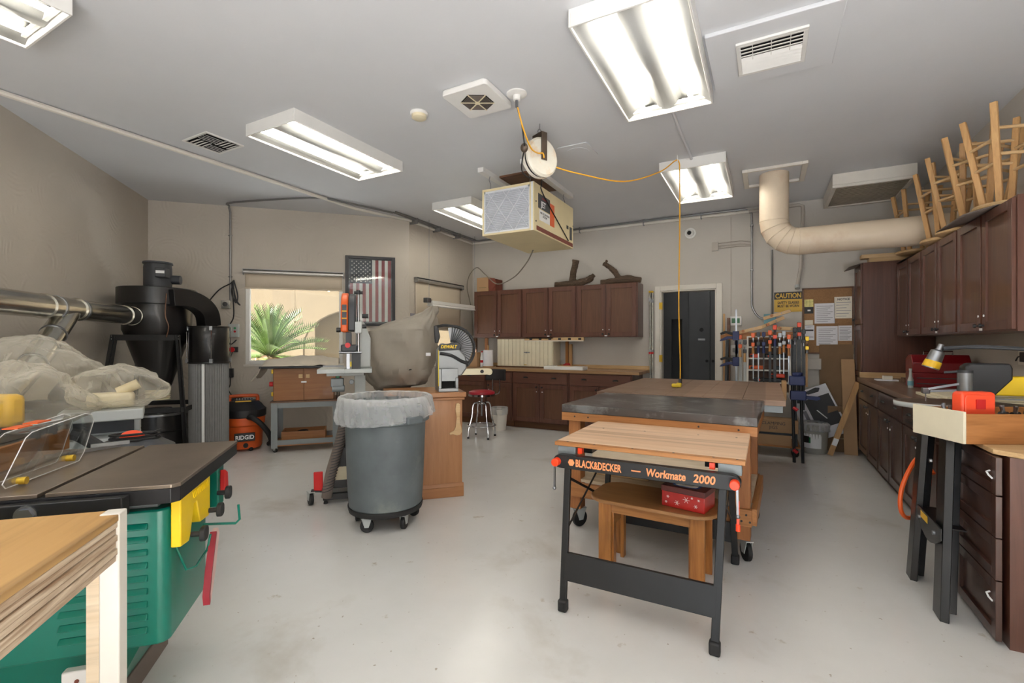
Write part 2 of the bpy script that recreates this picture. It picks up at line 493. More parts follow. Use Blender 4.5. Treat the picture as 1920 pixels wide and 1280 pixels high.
wall('wall_left', PB, K, 'plaster', flip=True, th=.16).location.z = 0
wall('wall_front_left', K, BEND, 'plaster', [W1])
Y2 = (5.60, 6.74, .98, 2.28)
wall('wall_side', BEND, (XL2,YW,0), 'plaster', [(Y2[0]-BEND.y, Y2[1]-BEND.y, Y2[2], Y2[3])])
DX0, DX1, DZ = -1.365, -.605, 2.08
wall('wall_back', (XL2,YW,0), (XR,YW,0), 'plaster_smooth', [(DX0-XL2, DX1-XL2, 0, DZ)])
wall('wall_right', (XR,YB,0), (XR,YW,0), 'plaster_smooth', flip=True)
wall('wall_rear', (PB.x,YB,0), (XR,YB,0), 'plaster_smooth', [(.2,2.95,0,2.9)], flip=True)  # opening added in the unseen rear wall to let daylight in
struct(MB().bx(-8,8,-14,YB-.16,-.12,-.02).build('ground_added','ground_tan'))  # unseen ground added outside the opening, pale to bounce sunlight inside
# --- doorway and the grey hall behind it
d = struct(MB().bx(DX0-.075,DX0,YW-.02,YW,0,DZ+.07).bx(DX1,DX1+.075,YW-.02,YW,0,DZ+.07).bx(DX0,DX1,YW-.02,YW,DZ,DZ+.07)
    .bx(DX0,DX0+.018,YW-.005,YW+.16,0,DZ).bx(DX1-.018,DX1,YW-.005,YW+.16,0,DZ).bx(DX0,DX1,YW-.005,YW+.16,DZ-.018,DZ).build('door_1', 'trim_white', bev=.004))
for z in (1.86, 1.09):
    h = MB().bx(DX0+.018,DX0+.022,YW+.01,YW+.05,z-.05,z+.05).cyl((DX0+.024,YW-.002,z-.055),(DX0+.024,YW-.002,z+.055),.009,n=10)
    h.bx(DX0-.012,DX0+.02,YW-.024,YW-.02,z-.05,z+.05).build('hinge', 'brass', d)
struct(MB().bx(-2.6,.6,YW+.16,9.6,-.1,0).build('floor_hall', 'hall_grey'))
struct(MB().bx(-2.6,.6,YW+.16,9.6,2.6,2.7).build('ceiling_hall', 'hall_grey'))
struct(MB().bx(-2.7,-2.6,YW+.16,9.6,0,2.6).build('wall_hall_left', 'hall_grey'))
struct(MB().bx(.6,.7,YW+.16,9.6,0,2.6).build('wall_hall_right', 'hall_grey'))
struct(MB().bx(-2.6,-1.52,9.0,9.1,0,2.6).bx(-1.52,-1.33,9.0,9.1,1.75,2.6).bx(-1.7,-1.1,9.5,9.6,0,2.6).bx(-1.7,-1.6,9.1,9.5,0,2.6).bx(-1.2,-1.1,9.1,9.5,0,2.6).bx(-1.7,-1.1,9.1,9.6,2.5,2.6).bx(-1.33,.6,9.0,9.1,0,2.6).build('wall_hall_back', 'hall_grey'))
for i,(x0,x1) in enumerate(((-1.22,-.86),(-.86,-.50))):
    dd = struct(MB().bx(x0+.003,x1-.003,8.965,9.0,.02,2.3).build('door_%d'%(i+2), 'hall_panel', bev=.003))
    kx = x1-.05 if i == 0 else x0+.05
    MB().cyl((kx,8.965,1.0),(kx,8.925,1.0),.024,n=12).build('knob', 'black_plastic', dd)
s = tag(MB().cyl((-1.0,8.963,1.55),(-1.0,8.95,1.55),.035,n=16).cyl((-1.0,8.95,1.55),(-1.0,8.945,1.55),.02,n=12).build('wall_hook','black_plastic'),
   'small round black fitting on the grey hall cupboard door','hook')
s = tag(MB().bx(-1.06,-.94,8.955,8.964,1.36,1.40).build('name_plate','steel',bev=.004),'small dark metal plate below the round fitting in the grey hall','plate')

# --- windows
def in_wall(o, p, a): o.location = p; o.rotation_euler = (0,0,a); return o
def window(name, p, a, w, h, z):
    m = MB(); t = .05
    m.bx(0,t,.02,.1,0,h).bx(w-t,w,.02,.1,0,h).bx(t,w-t,.02,.1,0,t).bx(t,w-t,.02,.1,h-t,h)
    f = struct(m.build(name, 'white_plastic', bev=.003)); in_wall(f, p+V(0,0,z), a)
    MB().bx(t,w-t,.055,.061,t,h-t).build('pane','pane',f)
    MB().bx(-.02,w+.02,-.012,.02,-.03,0).build('window_sill','trim_white',f,bev=.003)
    return f
dC = V(C45,C45,0)
window('window_1', K+dC*W1[0], R45, W1[1]-W1[0], W1[3]-W1[2], W1[2])
w2 = window('window_2', V(XL2,Y2[0],0), PI/2, Y2[1]-Y2[0], Y2[3]-Y2[2], Y2[2])
def blind(label, p, a, w, ztop, zbot):
    b = thing('roller_blind', label, 'blind', p, a)
    MB().cyl((0,-.035,ztop),(w,-.035,ztop),.028,n=14).build('roller','blind_metal',b)
    MB().bx(-.006,0,-.07,-.002,ztop-.04,ztop+.035).bx(w,w+.006,-.07,-.002,ztop-.04,ztop+.035).bx(0,w,-.068,-.002,ztop+.03,ztop+.036).build('bracket','conduit_metal',b)
    MB().grid(lambda u,v: V(.015+u*(w-.03), -.012+.0015*math.sin(u*19), zbot+v*(ztop-zbot)),24,2).build('fabric','blind_fabric',b,thick=.002)
    MB().bx(.01,w-.01,-.02,-.006,zbot-.02,zbot).build('hem_bar','blind_fabric',b,bev=.003)
    return b
b1 = blind('beige roller blind raised above the sago palm window', K+dC*(W1[0]-.01), R45, W1[1]-W1[0]+.02, 2.275, 2.07)
MB().cyl((.63,-.02,2.05),(.63,-.02,1.62),.002,n=6).ball((.63,-.02,1.61),(.01,.01,.016)).build('pull_cord','cord_cream',b1)
b2 = blind('beige roller blind lowered over the window behind the mitre saw', V(XL2,Y2[0]-.05,0), PI/2, Y2[1]-Y2[0]+.08, 2.27, 1.54)
MB().cyl((.55,-.02,1.52),(.55,-.02,1.2),.002,n=6).build('pull_cord','cord_cream',b2)

# --- outside: yard, stucco wall with arch, sago palm
struct(MB().bx(-16,XL2-.2,YW-1.5,16,-.12,-.02).prism([(-16,-2),(K.x-.3,K.y-.2),(XL2-.3,BEND.y+.1),(XL2-.3,6),(-16,6)],'z',-.12,-.02).build('ground_yard','ground_tan'))
def loc45(s, o, z=0): return K+dC*s+V(-C45,C45,0)*o+V(0,0,z)
yw = MB().bx(-4,9,4.75,4.95,-.1,3.4).build('wall_yard','stucco_cream'); struct(yw); in_wall(yw, K, R45)
pts = [(1.45,-.1),(1.45,1.25)]+[(2.65-1.2*math.cos(t*PI/16),1.25+.85*math.sin(t*PI/16)) for t in range(1,16)]+[(3.85,1.25),(3.85,-.1),(9,-.1),(9,3.4),(1.2,3.4),(1.2,-.1)]
ya = MB().prism(pts,'y',4.3,4.6).build('wall_yard_arch','stucco_cream'); struct(ya); in_wall(ya, K, R45)
palm = thing('sago_palm','green sago palm growing outside the window','plant',loc45(1.22,1.9,.06))
MB().lathe([(.2,0),(.24,.25),(.21,.5),(.25,.8),(.22,1.0),(.06,1.06)],14).build('trunk','palm_trunk',palm)
def frond():
    m = MB(); n = 30; pts = []
    for i in range(n+1):
        t = i/n; pts.append(V(.95*t, 0, .30*t-.34*t*t))
    m.tube(pts, [.012-.009*(i/n) for i in range(n+1)], 5)
    for i in range(3, n+1):
        p = pts[i]; L = .15*math.sin(PI*min(1,(.10+.82*i/n)))+.04
        for s in (-1,1):
            q = p+V(.085, s*L*.7, L*.45); w = V(.010,0,0)
            m.vf([p-w, p+w, q],[(0,1,2)])
    return m
fr = frond().build('frond','palm_green',palm); fr.location = (0,0,1.0)
k = 0
for ring,(num,tilt,sc) in enumerate(((12,-1.3,.95),(16,-1.0,1.0),(15,-.65,1.0),(13,-.25,1.0),(9,.15,.8))):
    for i in range(num):
        a = 2*PI*i/num+ring*.3+random.uniform(-.12,.12); rr = (random.uniform(-.2,.2), tilt+random.uniform(-.12,.12), a)
        if k == 0: f = fr; f.rotation_euler = rr; f.scale = (sc,)*3
        else: share(fr, palm, (0,0,1.0), rr, (sc,)*3)
        k += 1
sl = thing('string_lights','strand of round patio bulbs strung across the yard wall','string lights')
A = loc45(1.9,3.6,2.55); B = loc45(4.2,3.6,2.5)
pp = [A.lerp(B,i/16)-V(0,0,.22*math.sin(PI*i/16)) for i in range(17)]
MB().tube(pp,.006,5).build('wire','cord_black',sl)
for i in range(1,16,2):
    MB().ball(pp[i]-V(0,0,.06),.035,10,6).build('bulb','bulb_glow',sl)

# ================================================================== ceiling
def light(label, x0, x1, y0, y1, rear=False):
    t = thing('ceiling_light', label, 'ceiling light', ((x0+x1)/2,(y0+y1)/2,ZC), 0, 'two-tube fluorescent ceiling fixtures')
    w = (x1-x0)/2; L = (y1-y0)/2; zb = -.1
    m = MB().bx(-w,-w+.012,-L,L,zb,0).bx(w-.012,w,-L,L,zb,0).bx(-w+.012,w-.012,-L,-L+.012,zb,0).bx(-w+.012,w-.012,L-.012,L,zb,0)
    m.build('housing','white_metal',t,bev=.002)
    # folded reflector
    prof = [(-w+.013,-.085),(-w+.09,-.03),(-.1,-.012),(-.075,-.03),(-.06,-.055),(-.02,-.066),(.02,-.066),(.06,-.055),(.075,-.03),(.1,-.012),(w-.09,-.03),(w-.013,-.085)]
    m = MB()
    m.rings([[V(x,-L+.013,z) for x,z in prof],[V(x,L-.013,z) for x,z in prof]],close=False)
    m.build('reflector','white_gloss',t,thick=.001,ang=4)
    for s in (-1,1):
        MB().bx(-w+.02,w-.02,s*(L-.03)-.012,s*(L-.03)+.012,-.06,-.03).build('socket_bar','white_metal',t,bev=.003)
        MB().cyl((s*.17,-L+.05,-.06),(s*.17,L-.05,-.06),.0165,n=12).build('tube','tube_glow',t)
    return t
LX = (-3.84,-3.23); RX = (-.955,-.335)
light('fluorescent ceiling fixture cut by the top left corner of the photo', *LX, -.14, 1.10)
light('fluorescent ceiling fixture between the slatted vent and the smoke detector', *LX, 2.43, 3.68)
light('fluorescent ceiling fixture partly hidden behind the hanging air filter', *LX, 4.94, 6.19)
light('largest fluorescent ceiling fixture beside the square ceiling register panel', *RX, 2.43, 3.70)
light('small far fluorescent ceiling fixture beside the painted duct', *RX, 4.94, 6.19)
light('added unseen fluorescent ceiling fixture overhead, behind the camera', *RX, -.10, 1.15)  # added out of view to raise the room brightness
light('added unseen rearmost fluorescent ceiling fixture, behind the camera', *RX, -2.5, -1.25)  # second added fixture, unseen, for more light from behind

v = thing('ceiling_vent','four-way slatted vent with loose bent blades in the left ceiling','vent',(-4.45,2.51,ZC))
MB().bx(-.19,.19,-.17,-.15,-.012,0).bx(-.19,.19,.15,.17,-.012,0).bx(-.19,-.17,-.15,.15,-.012,0).bx(.17,.19,-.15,.15,-.012,0).build('frame','white_metal',v,bev=.002)
MB().bx(-.17,.17,-.15,.15,-.004,0).build('backing','dark_void',v)
for i in range(4):
    r = Matrix.Rotation(.4,3,'X')
    MB().box((-.085,-.12+i*.034,-.014),(.15,.028,.003),r).build('blade','white_metal',v)
    MB().box((.085,.02+i*.034,-.014),(.15,.028,.003),r).build('blade','white_metal',v)
for i in range(4):
    r = Matrix.Rotation(.45,3,'Y')
    MB().box((-.15+i*.035,.07,-.014),(.026,.14,.003),r).build('blade','white_metal',v)
    MB().box((.03+i*.035,-.07,-.014),(.026,.14,.003),r).build('blade','white_metal',v)

f = thing('exhaust_fan','square white ceiling exhaust fan with a dusty round grille','fan',(-1.88,2.96,ZC))
MB().prism(rrect(.38,.39,.03),'z',-.05,-.01).prism(rrect(.36,.37,.03),'z',-.01,0).build('cover','white_plastic',f,bev=.006)
m = MB(); m.prism([(.125*math.cos(i*PI/3+.5),.125*math.sin(i*PI/3+.5)) for i in range(6)],'z',-.0515,-.05); m.build('grille_recess','dark_void',f)
for i in range(6):
    a = i*PI/3+.5
    MB().bar((0,0,-.054),(.125*math.cos(a),.125*math.sin(a),-.054),.008,.006).build('spoke','cream_paint',f)
m = MB()
for j in range(1,10):
    r = .125*j/10
    pp = [V(r*math.cos(i*PI/3+.5),r*math.sin(i*PI/3+.5),-.053) for i in range(7)]
    for a,b in zip(pp,pp[1:]): m.bar(a,b,.0035,.003)
m.build('grille','cardboard_grey',f)
MB().cyl((0,0,-.05),(0,0,-.058),.02,n=14).build('hub','cream_paint',f)

s = thing('smoke_detector','round off-white smoke detector on the ceiling','smoke detector',(-2.43,2.96,ZC))
MB().lathe([(.07,0),(.07,-.012),(.063,-.02)],24).build('base','white_plastic',s)
MB().lathe([(.058,-.018),(.058,-.042),(.045,-.05),(.01,-.052)],24).build('cover','cream_paint',s)

cn = thing('ceiling_box','round white ceiling cover plate with black cable hanging beside the exhaust fan','ceiling outlet',(-1.61,3.07,ZC))
MB().lathe([(.075,0),(.075,-.008),(.055,-.016),(.03,-.018),(.026,-.05),(.02,-.052)],24).build('plate','white_plastic',cn)
MB().cyl((0,0,-.05),(0,0,-.10),.012,n=10).build('connector','steel',cn)
# black power cable from plate to the air filter
FX0,FX1,FY0,FY1,FZ0,FZ1 = -2.66,-2.05,4.28,5.38,2.455,2.945
cb = thing('power_cable','black cable with a round plug hanging from ceiling plate to the air filter','cable')
Pa = V(-1.61,3.07,3.05); Pb = V(-1.644,3.26,2.827); Pc = V(-1.93,4.32,2.957)
MB().tube([Pa,V(-1.607,3.10,3.0),V(-1.604,3.14,2.95)],.003,6).build('hanger_wire','steel',cb)
MB().tube([V(-1.604,3.14,2.95),V(-1.62,3.2,2.88),Pb,V(-1.84,3.6,2.80),V(-1.94,3.95,2.86),V(-1.97,FY0-.01,FZ1+.01),V(-2.035,FY0+.15,FZ1+.008),V(-2.042,4.5,2.86),V(-2.042,5.2,2.52)],.006,6,6).build('cord','cord_black',cb)
MB().ball(Pb,(.03,.03,.036)).build('plug','reel_bracket',cb)

# cord reel
RC = V(-1.663,3.585,0)
r = thing('cord_reel','white disc cord reel hanging on a dark bracket from a ceiling hook','cord reel',(RC.x,RC.y,2.86),math.radians(-25.7))
m = MB(); n = 32
prof = [(.02,-.045),(.15,-.045),(.16,-.03),(.16,-.012)]
def disc(prof): return [[V(y, rr*math.cos(2*PI*i/n), rr*math.sin(2*PI*i/n)) for i in range(n)] for rr,y in prof]
MB().rings(disc([(.01,-.05),(.145,-.05),(.162,-.035),(.162,-.016),(.15,-.012)])).build('drum','reel_white',r)
MB().rings(disc([(.01,.05),(.145,.05),(.162,.035),(.162,.016),(.15,.012)])).build('drum','reel_white',r)
MB().rings(disc([(.152,-.012),(.156,.012)])).build('cord_winding','black_rubber',r)
MB().bx(-.062,-.056,-.03,.03,-.03,.2).bx(.056,.062,-.03,.03,-.03,.2).bx(-.062,.062,-.03,.03,.195,.202).build('bracket','reel_bracket',r,bev=.002)
MB().tube([V(0,.02*math.cos(t*PI/5),.222+.02*math.sin(t*PI/5)) for t in range(11)],.004,6).cyl((0,0,.24),(0,0,.29),.003,n=6).build('hook','steel',r)
rl = V(-1.663,3.585,2.86)
yc = thing('extension_cord','yellow extension cord from reel across the ceiling, hanging down to the table','cord')
HK = V(-.76,4.82,3.10)
MB().tube([V(-1.605,3.075,3.05),V(-1.60,3.15,2.93),V(-1.61,3.3,2.84),V(-1.62,3.45,2.85),V(-1.605,3.52,2.87),V(-1.605,3.545,2.84)],.006,7,6).build('supply_cord','cord_yellow',yc)
TZ2 = .885
MB().tube([V(-1.60,3.73,2.83),V(-1.45,3.9,2.80),V(-1.15,4.3,2.80),V(-.9,4.64,2.95),V(-.78,4.8,3.09),HK+V(.012,.012,-.01),HK+V(.02,.02,-.12),HK+V(.02,.02,-.7),HK+V(.012,.02,-1.4),HK+V(.025,.02,-1.95),HK+V(.025,.02,-2.13)],.006,7,6).build('drop_cord','cord_yellow',yc)
MB().bar(HK+V(0,0,.05),HK+V(.005,.005,-.008),.012,.006).build('ceiling_hook','white_plastic',yc)
e = HK+V(.025,.02,0); 
MB().cyl((e.x,e.y,.97),(e.x,e.y,.915),.016,n=10).build('connector','charcoal',yc)
MB().box((e.x-.03,e.y-.02,TZ2+.02),(.09,.05,.035)).box((e.x-.01,e.y,TZ2+.03),(.05,.06,.03)).build('outlet_block','tape_yellow',yc,bev=.01)

sp = thing('ceiling_speaker','flat square painted ceiling plate with a round grille beside the cord reel','speaker',(-1.58,4.27,ZC))
MB().prism(rrect(.30,.34,.02),'z',-.01,0).build('frame','ceiling_paint',sp,bev=.003)
MB().cyl((0,0,-.01),(0,0,-.014),.11,n=28).build('grille','ceiling_paint',sp)

# register panel beside the large fixture
pn = thing('register_panel','large square ceiling panel with a louvered white air register','air register',(.03,3.34,ZC))
MB().bx(-.35,.35,-.33,.33,-.025,0).build('panel','ceiling_paint',pn,bev=.004)
MB().bx(-.19,.19,-.19,-.165,-.04,-.025).bx(-.19,.19,.165,.19,-.04,-.025).bx(-.19,-.165,-.165,.165,-.04,-.025).bx(.165,.19,-.165,.165,-.04,-.025).build('frame','white_metal',pn,bev=.003)
MB().bx(-.165,.165,-.165,.165,-.027,-.0255).build('duct_opening','dark_void',pn)
for i in range(9):
    y = -.15+i*.0375
    MB().box((0,y,-.034),(.33,.026,.003),Matrix.Rotation(.3 if i < 4 else -.7,3,'X')).build('louver','white_metal',pn)
for i in range(3):
    MB().bx(-.1+i*.1-.002,-.1+i*.1+.002,-.16,0,-.044,-.040).build('mullion','white_metal',pn)

# surface conduit between the two right fixtures
tag(MB().tube([V(-.645,3.70,3.135),V(-.645,4.94,3.135)],.014,8).build('ceiling_conduit','ceiling_paint'),'white conduit on the ceiling joining the two right light fixtures','conduit')
# long raceway along the left ceiling and side wall
yk = K.x+K.y
wr = thing('cable_raceway','long white raceway crossing the left ceiling and following the side wall to the far corner','conduit')
X0 = -4.86
MB().tube([V(X0,yk-X0+.02,3.125),V(X0,4.6,3.125)],.022,8).tube([V(X0,4.6,3.125),V(-4.62,5.4,3.12),V(-4.62,YW-.06,3.09),V(-4.58,YW-.035,3.09),V(-.2,YW-.035,3.09)],.02,8).build('raceway','trim_white',wr)
MB().tube([V(-4.56,5.0,3.13),V(-4.56,YW-.1,3.13),V(-4.5,YW-.035,3.13),V(-.35,YW-.035,3.13)],.012,8).tube([V(-4.52,5.0,3.135),V(-4.52,YW-.1,3.135)],.012,8).build('conduit','conduit_metal',wr)
for y in (5.45,6.0,6.55): MB().bx(-4.645,-4.5,y-.008,y+.008,3.07,3.148).build('strap','conduit_metal',wr)
for x in (-3.6,-2.6,-1.6,-.8): MB().bx(x-.008,x+.008,YW-.06,YW-.002,3.065,3.148).build('strap','conduit_metal',wr)
n_ = V(C45,-C45,0)
cw = thing('wall_conduit','grey metal conduit climbing the plaster wall beside the blind and onto the ceiling','conduit')
Q = loc45(1.10,-.025)
MB().tube([Q+V(0,0,1.87),Q+V(0,0,2.95),Q+V(0,0,3.06)+n_*.01,Q+V(0,0,3.125)+n_*.06,Q+V(0,0,3.128)+n_*.25+dC*.1,V(-5.0,4.0,3.128),V(-4.79,4.3,3.128),V(-4.57,5.0,3.128)],.013,8,4).build('pipe','conduit_metal',cw)
for z in (2.2,2.75): MB().box(Q+V(0,0,z),(.05,.03,.012)).build('strap','conduit_metal',cw)

# air filter hung from two channels
for i,x in enumerate((-2.62,-2.12)):
    tag(MB().bx(x-.035,x+.035,4.18,5.48,ZC-.05,ZC).build('ceiling_channel','white_metal',bev=.003),'white mounting channel on the ceiling above the %s edge of the air filter'%('left','right')[i],'rail')
tag(MB().bx(-2.575,-2.165,4.5,5.2,ZC-.02,ZC).build('ceiling_hatch','walnutish'),'brown board on the ceiling above the air filter','hatch')
af = thing('air_filter','cream hanging air filtration box with diamond-grid filter and dark side label','air cleaner',(0,0,0))
MB().bx(FX0,FX1,FY0+.02,FY1,FZ0,FZ1).build('housing','cream_box',af,bev=.006)
MB().bx(FX0,FX0+.02,FY0,FY0+.02,FZ0,FZ1).bx(FX1-.05,FX1,FY0,FY0+.02,FZ0,FZ1).bx(FX0+.02,FX1-.05,FY0,FY0+.02,FZ1-.025,FZ1).bx(FX0+.02,FX1-.05,FY0,FY0+.02,FZ0,FZ0+.02).build('front_frame','cream_box',af,bev=.002)
fx0,fx1,fz0,fz1 = FX0+.02,FX1-.05,FZ0+.02,FZ1-.025
m = MB()
for i in range(24):
    z = fz0+(fz1-fz0)*i/24; dz = (fz1-fz0)/24
    m.prism([(FY0+.012,z),(FY0+.018,z+dz/2),(FY0+.012,z+dz),(FY0+.0195,z+dz),(FY0+.0195,z)],'x',fx0,fx1)
m.build('pleated_filter','filter_media',af)
m = MB(); w_ = fx1-fx0; h_ = fz1-fz0; cx,cz = fx0,fz0; y = FY0+.008
def clipline(x0,z0,x1,z1):
    m.bar((cx+x0*w_,y,cz+z0*h_),(cx+x1*w_,y,cz+z1*h_),.003,.013,up=(0,1,0))
N = 3.
for s0 in (-3,-2,-1,0,1,2,3,4,5,6):
    # lines x*3 + z*1.75 = s and x*3 - z*1.75 = s
    for sg in (1,-1):
        pts = []
        for t in range(0,101):
            x = t/100; z = (s0-3*x)/(1.8*sg)
            if 0 <= z <= 1: pts.append((x,z))
        if len(pts) > 2: clipline(*pts[0],*pts[-1])
m.bx(fx0,fx1,y-.002,y+.002,fz0,fz0+.018).bx(fx0,fx1,y-.002,y+.002,fz1-.018,fz1).bx(fx0,fx0+.014,y-.002,y+.002,fz0,fz1).bx(fx1-.014,fx1,y-.002,y+.002,fz0,fz1)
m.build('filter_grid','filter_card',af)
MB().bx(FX1-.03,FX1-.012,FY0-.003,FY0,FZ0,FZ1).build('corner_strip','filter_card',af)
rr = (PI/2,0,PI/2)
MB().bx(FX1,FX1+.0015,FY0+.06,FY1-.02,FZ0+.015,FZ0+.06).build('stripe','brown_flap',af)
MB().bx(FX1,FX1+.0015,FY0+.1,FY0+.40,FZ0+.25,FZ0+.40).build('label','charcoal',af)
MB().bx(FX1,FX1+.0012,FY0+.40,FY0+.52,FZ0+.13,FZ0+.37).build('label','orange_plastic',af)
MB().bx(FX1,FX1+.0012,FY0+.13,FY0+.395,FZ0+.13,FZ0+.24).build('label','label_white',af)
text('JET',.085,'label_white',af,(FX1+.002,FY0+.17,FZ0+.275),rr,bold=.002)
MB().bx(FX1+.0015,FX1+.0025,FY0+.19,FY0+.33,FZ0+.355,FZ0+.375).build('label','toolbox_red',af)
text('AIR FILTRATION\nSYSTEM',.032,'ink',af,(FX1+.002,FY0+.265,FZ0+.20),rr,align='CENTER')
MB().bx(FX1,FX1+.0015,FY1-.22,FY1-.16,FZ0+.2,FZ0+.24).build('label','charcoal',af)
MB().bx(FX1,FX1+.003,FY1-.12,FY1-.05,FZ0+.09,FZ0+.24).build('switch_plate','charcoal',af)
for z in (.3,.1): MB().cyl((FX1,FY0+.045,FZ0+z),(FX1+.006,FY0+.045,FZ0+z),.008,n=8).build('screw','black_plastic',af)
MB().cyl((FX1,FY1-.02,FZ0+.27),(FX1+.006,FY1-.02,FZ0+.27),.008,n=8).build('screw','chrome',af)
for x in (-2.6,-2.13):
    for y2 in (FY0+.06,FY1-.1):
        MB().tube([V(x,y2,FZ1),V(x+.01,y2,FZ1+.05),V(x,y2,FZ1+.09),V(x-.01,y2,FZ1+.12),V(x,y2,ZC-.05)],.004,6,3).build('hanger_hook','steel',af)
wc = tag(MB().tube([V(-2.5,5.2,FZ0),V(-2.75,5.5,2.35),V(-3.2,6.0,2.26),V(-3.7,6.4,2.24),V(-4.1,6.7,2.45),V(-4.4,6.9,2.62),V(-4.6,6.97,2.5),V(-4.63,6.95,2.3),V(-4.62,7.0,2.1),V(-4.60,7.06,1.85),V(-4.61,7.1,1.45)],.008,7,6).build('looped_cord','cord_shaded'),
  'cream cord looping from the air filter to the far left corner','cord')

# painted duct with segmented elbow
dt = thing('exhaust_duct','painted round duct dropping from the ceiling and elbowing toward the right wall','duct')
dx,dy,dr = .08,5.87,.142
MB().cyl((dx,dy,ZC),(dx,dy,2.62),dr,n=28,caps=False).build('vertical_pipe','duct_paint',dt)
rs = []; cx0 = dx+.235; cz0 = 2.635; n = 28
for i in range(6):
    a = PI+PI/2*i/5
    p = V(cx0+.235*math.cos(a),dy,cz0+.235*math.sin(a)); d1 = V(math.cos(a),0,math.sin(a))
    rs.append([p+(d1*math.cos(2*PI*q/n)+V(0,1,0)*math.sin(2*PI*q/n))*dr for q in range(n)])
for a,b in zip(rs,rs[1:]): MB().rings([a,b],caps=False).build('elbow_section','duct_paint',dt)
for rg in rs: MB().tube(rg+[rg[0]],.004,5,caps=False).build('elbow_seam','duct_paint',dt)
MB().cyl((cx0,dy,2.40),(XR-.005,dy,2.40),dr,n=28,caps=False).build('horizontal_pipe','duct_paint',dt)
m = MB().bx(-.22,-.17,5.57,6.17,ZC-.03,ZC).bx(.33,.38,5.57,6.17,ZC-.03,ZC).bx(-.17,.33,5.57,5.60,ZC-.03,ZC).bx(-.17,.33,6.13,6.17,ZC-.03,ZC)
tag(m.build('duct_trim','trim_white',bev=.003),'square white trim frame on the ceiling around the painted duct','trim')
rg = thing('return_grille','boxed ceiling return vent with a dusty filter grille beside the painted duct','vent',(1.0,6.62,ZC))
MB().bx(-.36,.36,-.45,.45,-.12,0).build('box','trim_white',rg,bev=.004)
MB().bx(-.36,.36,-.45,-.41,-.15,-.12).bx(-.36,.36,.41,.45,-.15,-.12).bx(-.36,-.32,-.41,.41,-.15,-.12).bx(.32,.36,-.41,.41,-.15,-.12).build('frame','trim_white',rg,bev=.004)
MB().bx(-.32,.32,-.41,.41,-.13,-.12).build('filter','return_filter',rg)
for i in range(20):
    MB().box((0,-.39+i*.041,-.136),(.64,.02,.002),Matrix.Rotation(.6,3,'X')).build('louver','return_filter',rg)

hlm = thing('hall_fill_lamp','added unseen fill lamp in the grey hall beyond the doorway','lamp',(-.9,8.1,2.6))  # lamp added out of view to brighten the hall
MB().lathe([(.10,0),(.10,-.02),(.02,-.02)],20).build('base','white_metal',hlm)
MB().ball((0,0,-.06),(.09,.09,.045)).build('globe','hall_fill_glow',hlm)

# ================================================================== cabinets
def knob(p, d, parent, mat='black_plastic'):
    d = Vector(d); return MB().cyl(p, Vector(p)+d*.018, .006, n=8).cyl(Vector(p)+d*.016, Vector(p)+d*.028, .015, .012, n=12).build('knob', mat, parent)
def pull(p, parent, ax='x'):
    # cup pull on a face looking toward -y (ax x) or -x (ax y); p = centre on the face
    m = MB(); n = 8; rs = []
    for i in range(n+1):
        a = PI*i/n; x = -.042*math.cos(a); r = .02*math.sin(a)+.001
        rs.append([V(x, -r*math.cos(b*PI/8)*1.1, r*math.sin(b*PI/8)*1.0) for b in range(0,9)])
    m.rings(rs, close=False)
    if ax == 'y': m.xf(Matrix.Rotation(-PI/2,4,'Z'))
    m.xf(Matrix.Translation(p))
    return m.build('cup_pull','black_gloss',parent,thick=.002)
def shaker(parent, x0, x1, z0, z1, y, th=.02, name='door', rail=.06, mats=('cabinet_v','cabinet_h','cabinet_panel')):
    """recessed-panel front in local xz, face toward -y at y-th"""
    d = MB().bx(x0,x0+rail,y-th,y,z0,z1).bx(x1-rail,x1,y-th,y,z0,z1).bx(x0+rail,x1-rail,y-th,y,z0,z0+rail).bx(x0+rail,x1-rail,y-th,y,z1-rail,z1).build(name,mats[0],parent,bev=.002)
    MB().bx(x0+rail,x1-rail,y-.007,y-.001,z0+rail,z1-rail).build('panel',mats[2],d)
    return d
def latch(x, y, z, parent, d=(0,-1,0)):
    d = Vector(d); p = V(x,y,z)
    MB().cyl(p, p+d*.004, .008, n=8).build('screw_cap','label_white',parent)
def upper_cab(label, loc, rz, w, h, dep, cap=True, gap=.0):
    t = thing('wall_cabinet', label, 'cabinet', loc, rz)
    MB().bx(0,w,0,dep,0,h).build('body','cabinet_v',t)
    for i,(a,b) in enumerate(((.018,w/2-.012),(w/2+.012,w-.018))):
        d = shaker(t,a,b,.012,h-.012,0)
        kx = b-.035 if i == 0 else a+.035
        knob((kx,-.02,.045),(0,-1,0),d)
        latch(kx,-.02,.11,d)
    MB().bx(w/2-.02,w/2+.02,-.024,-.02,.012,.028).build('child_latch','label_white',t)
    return t
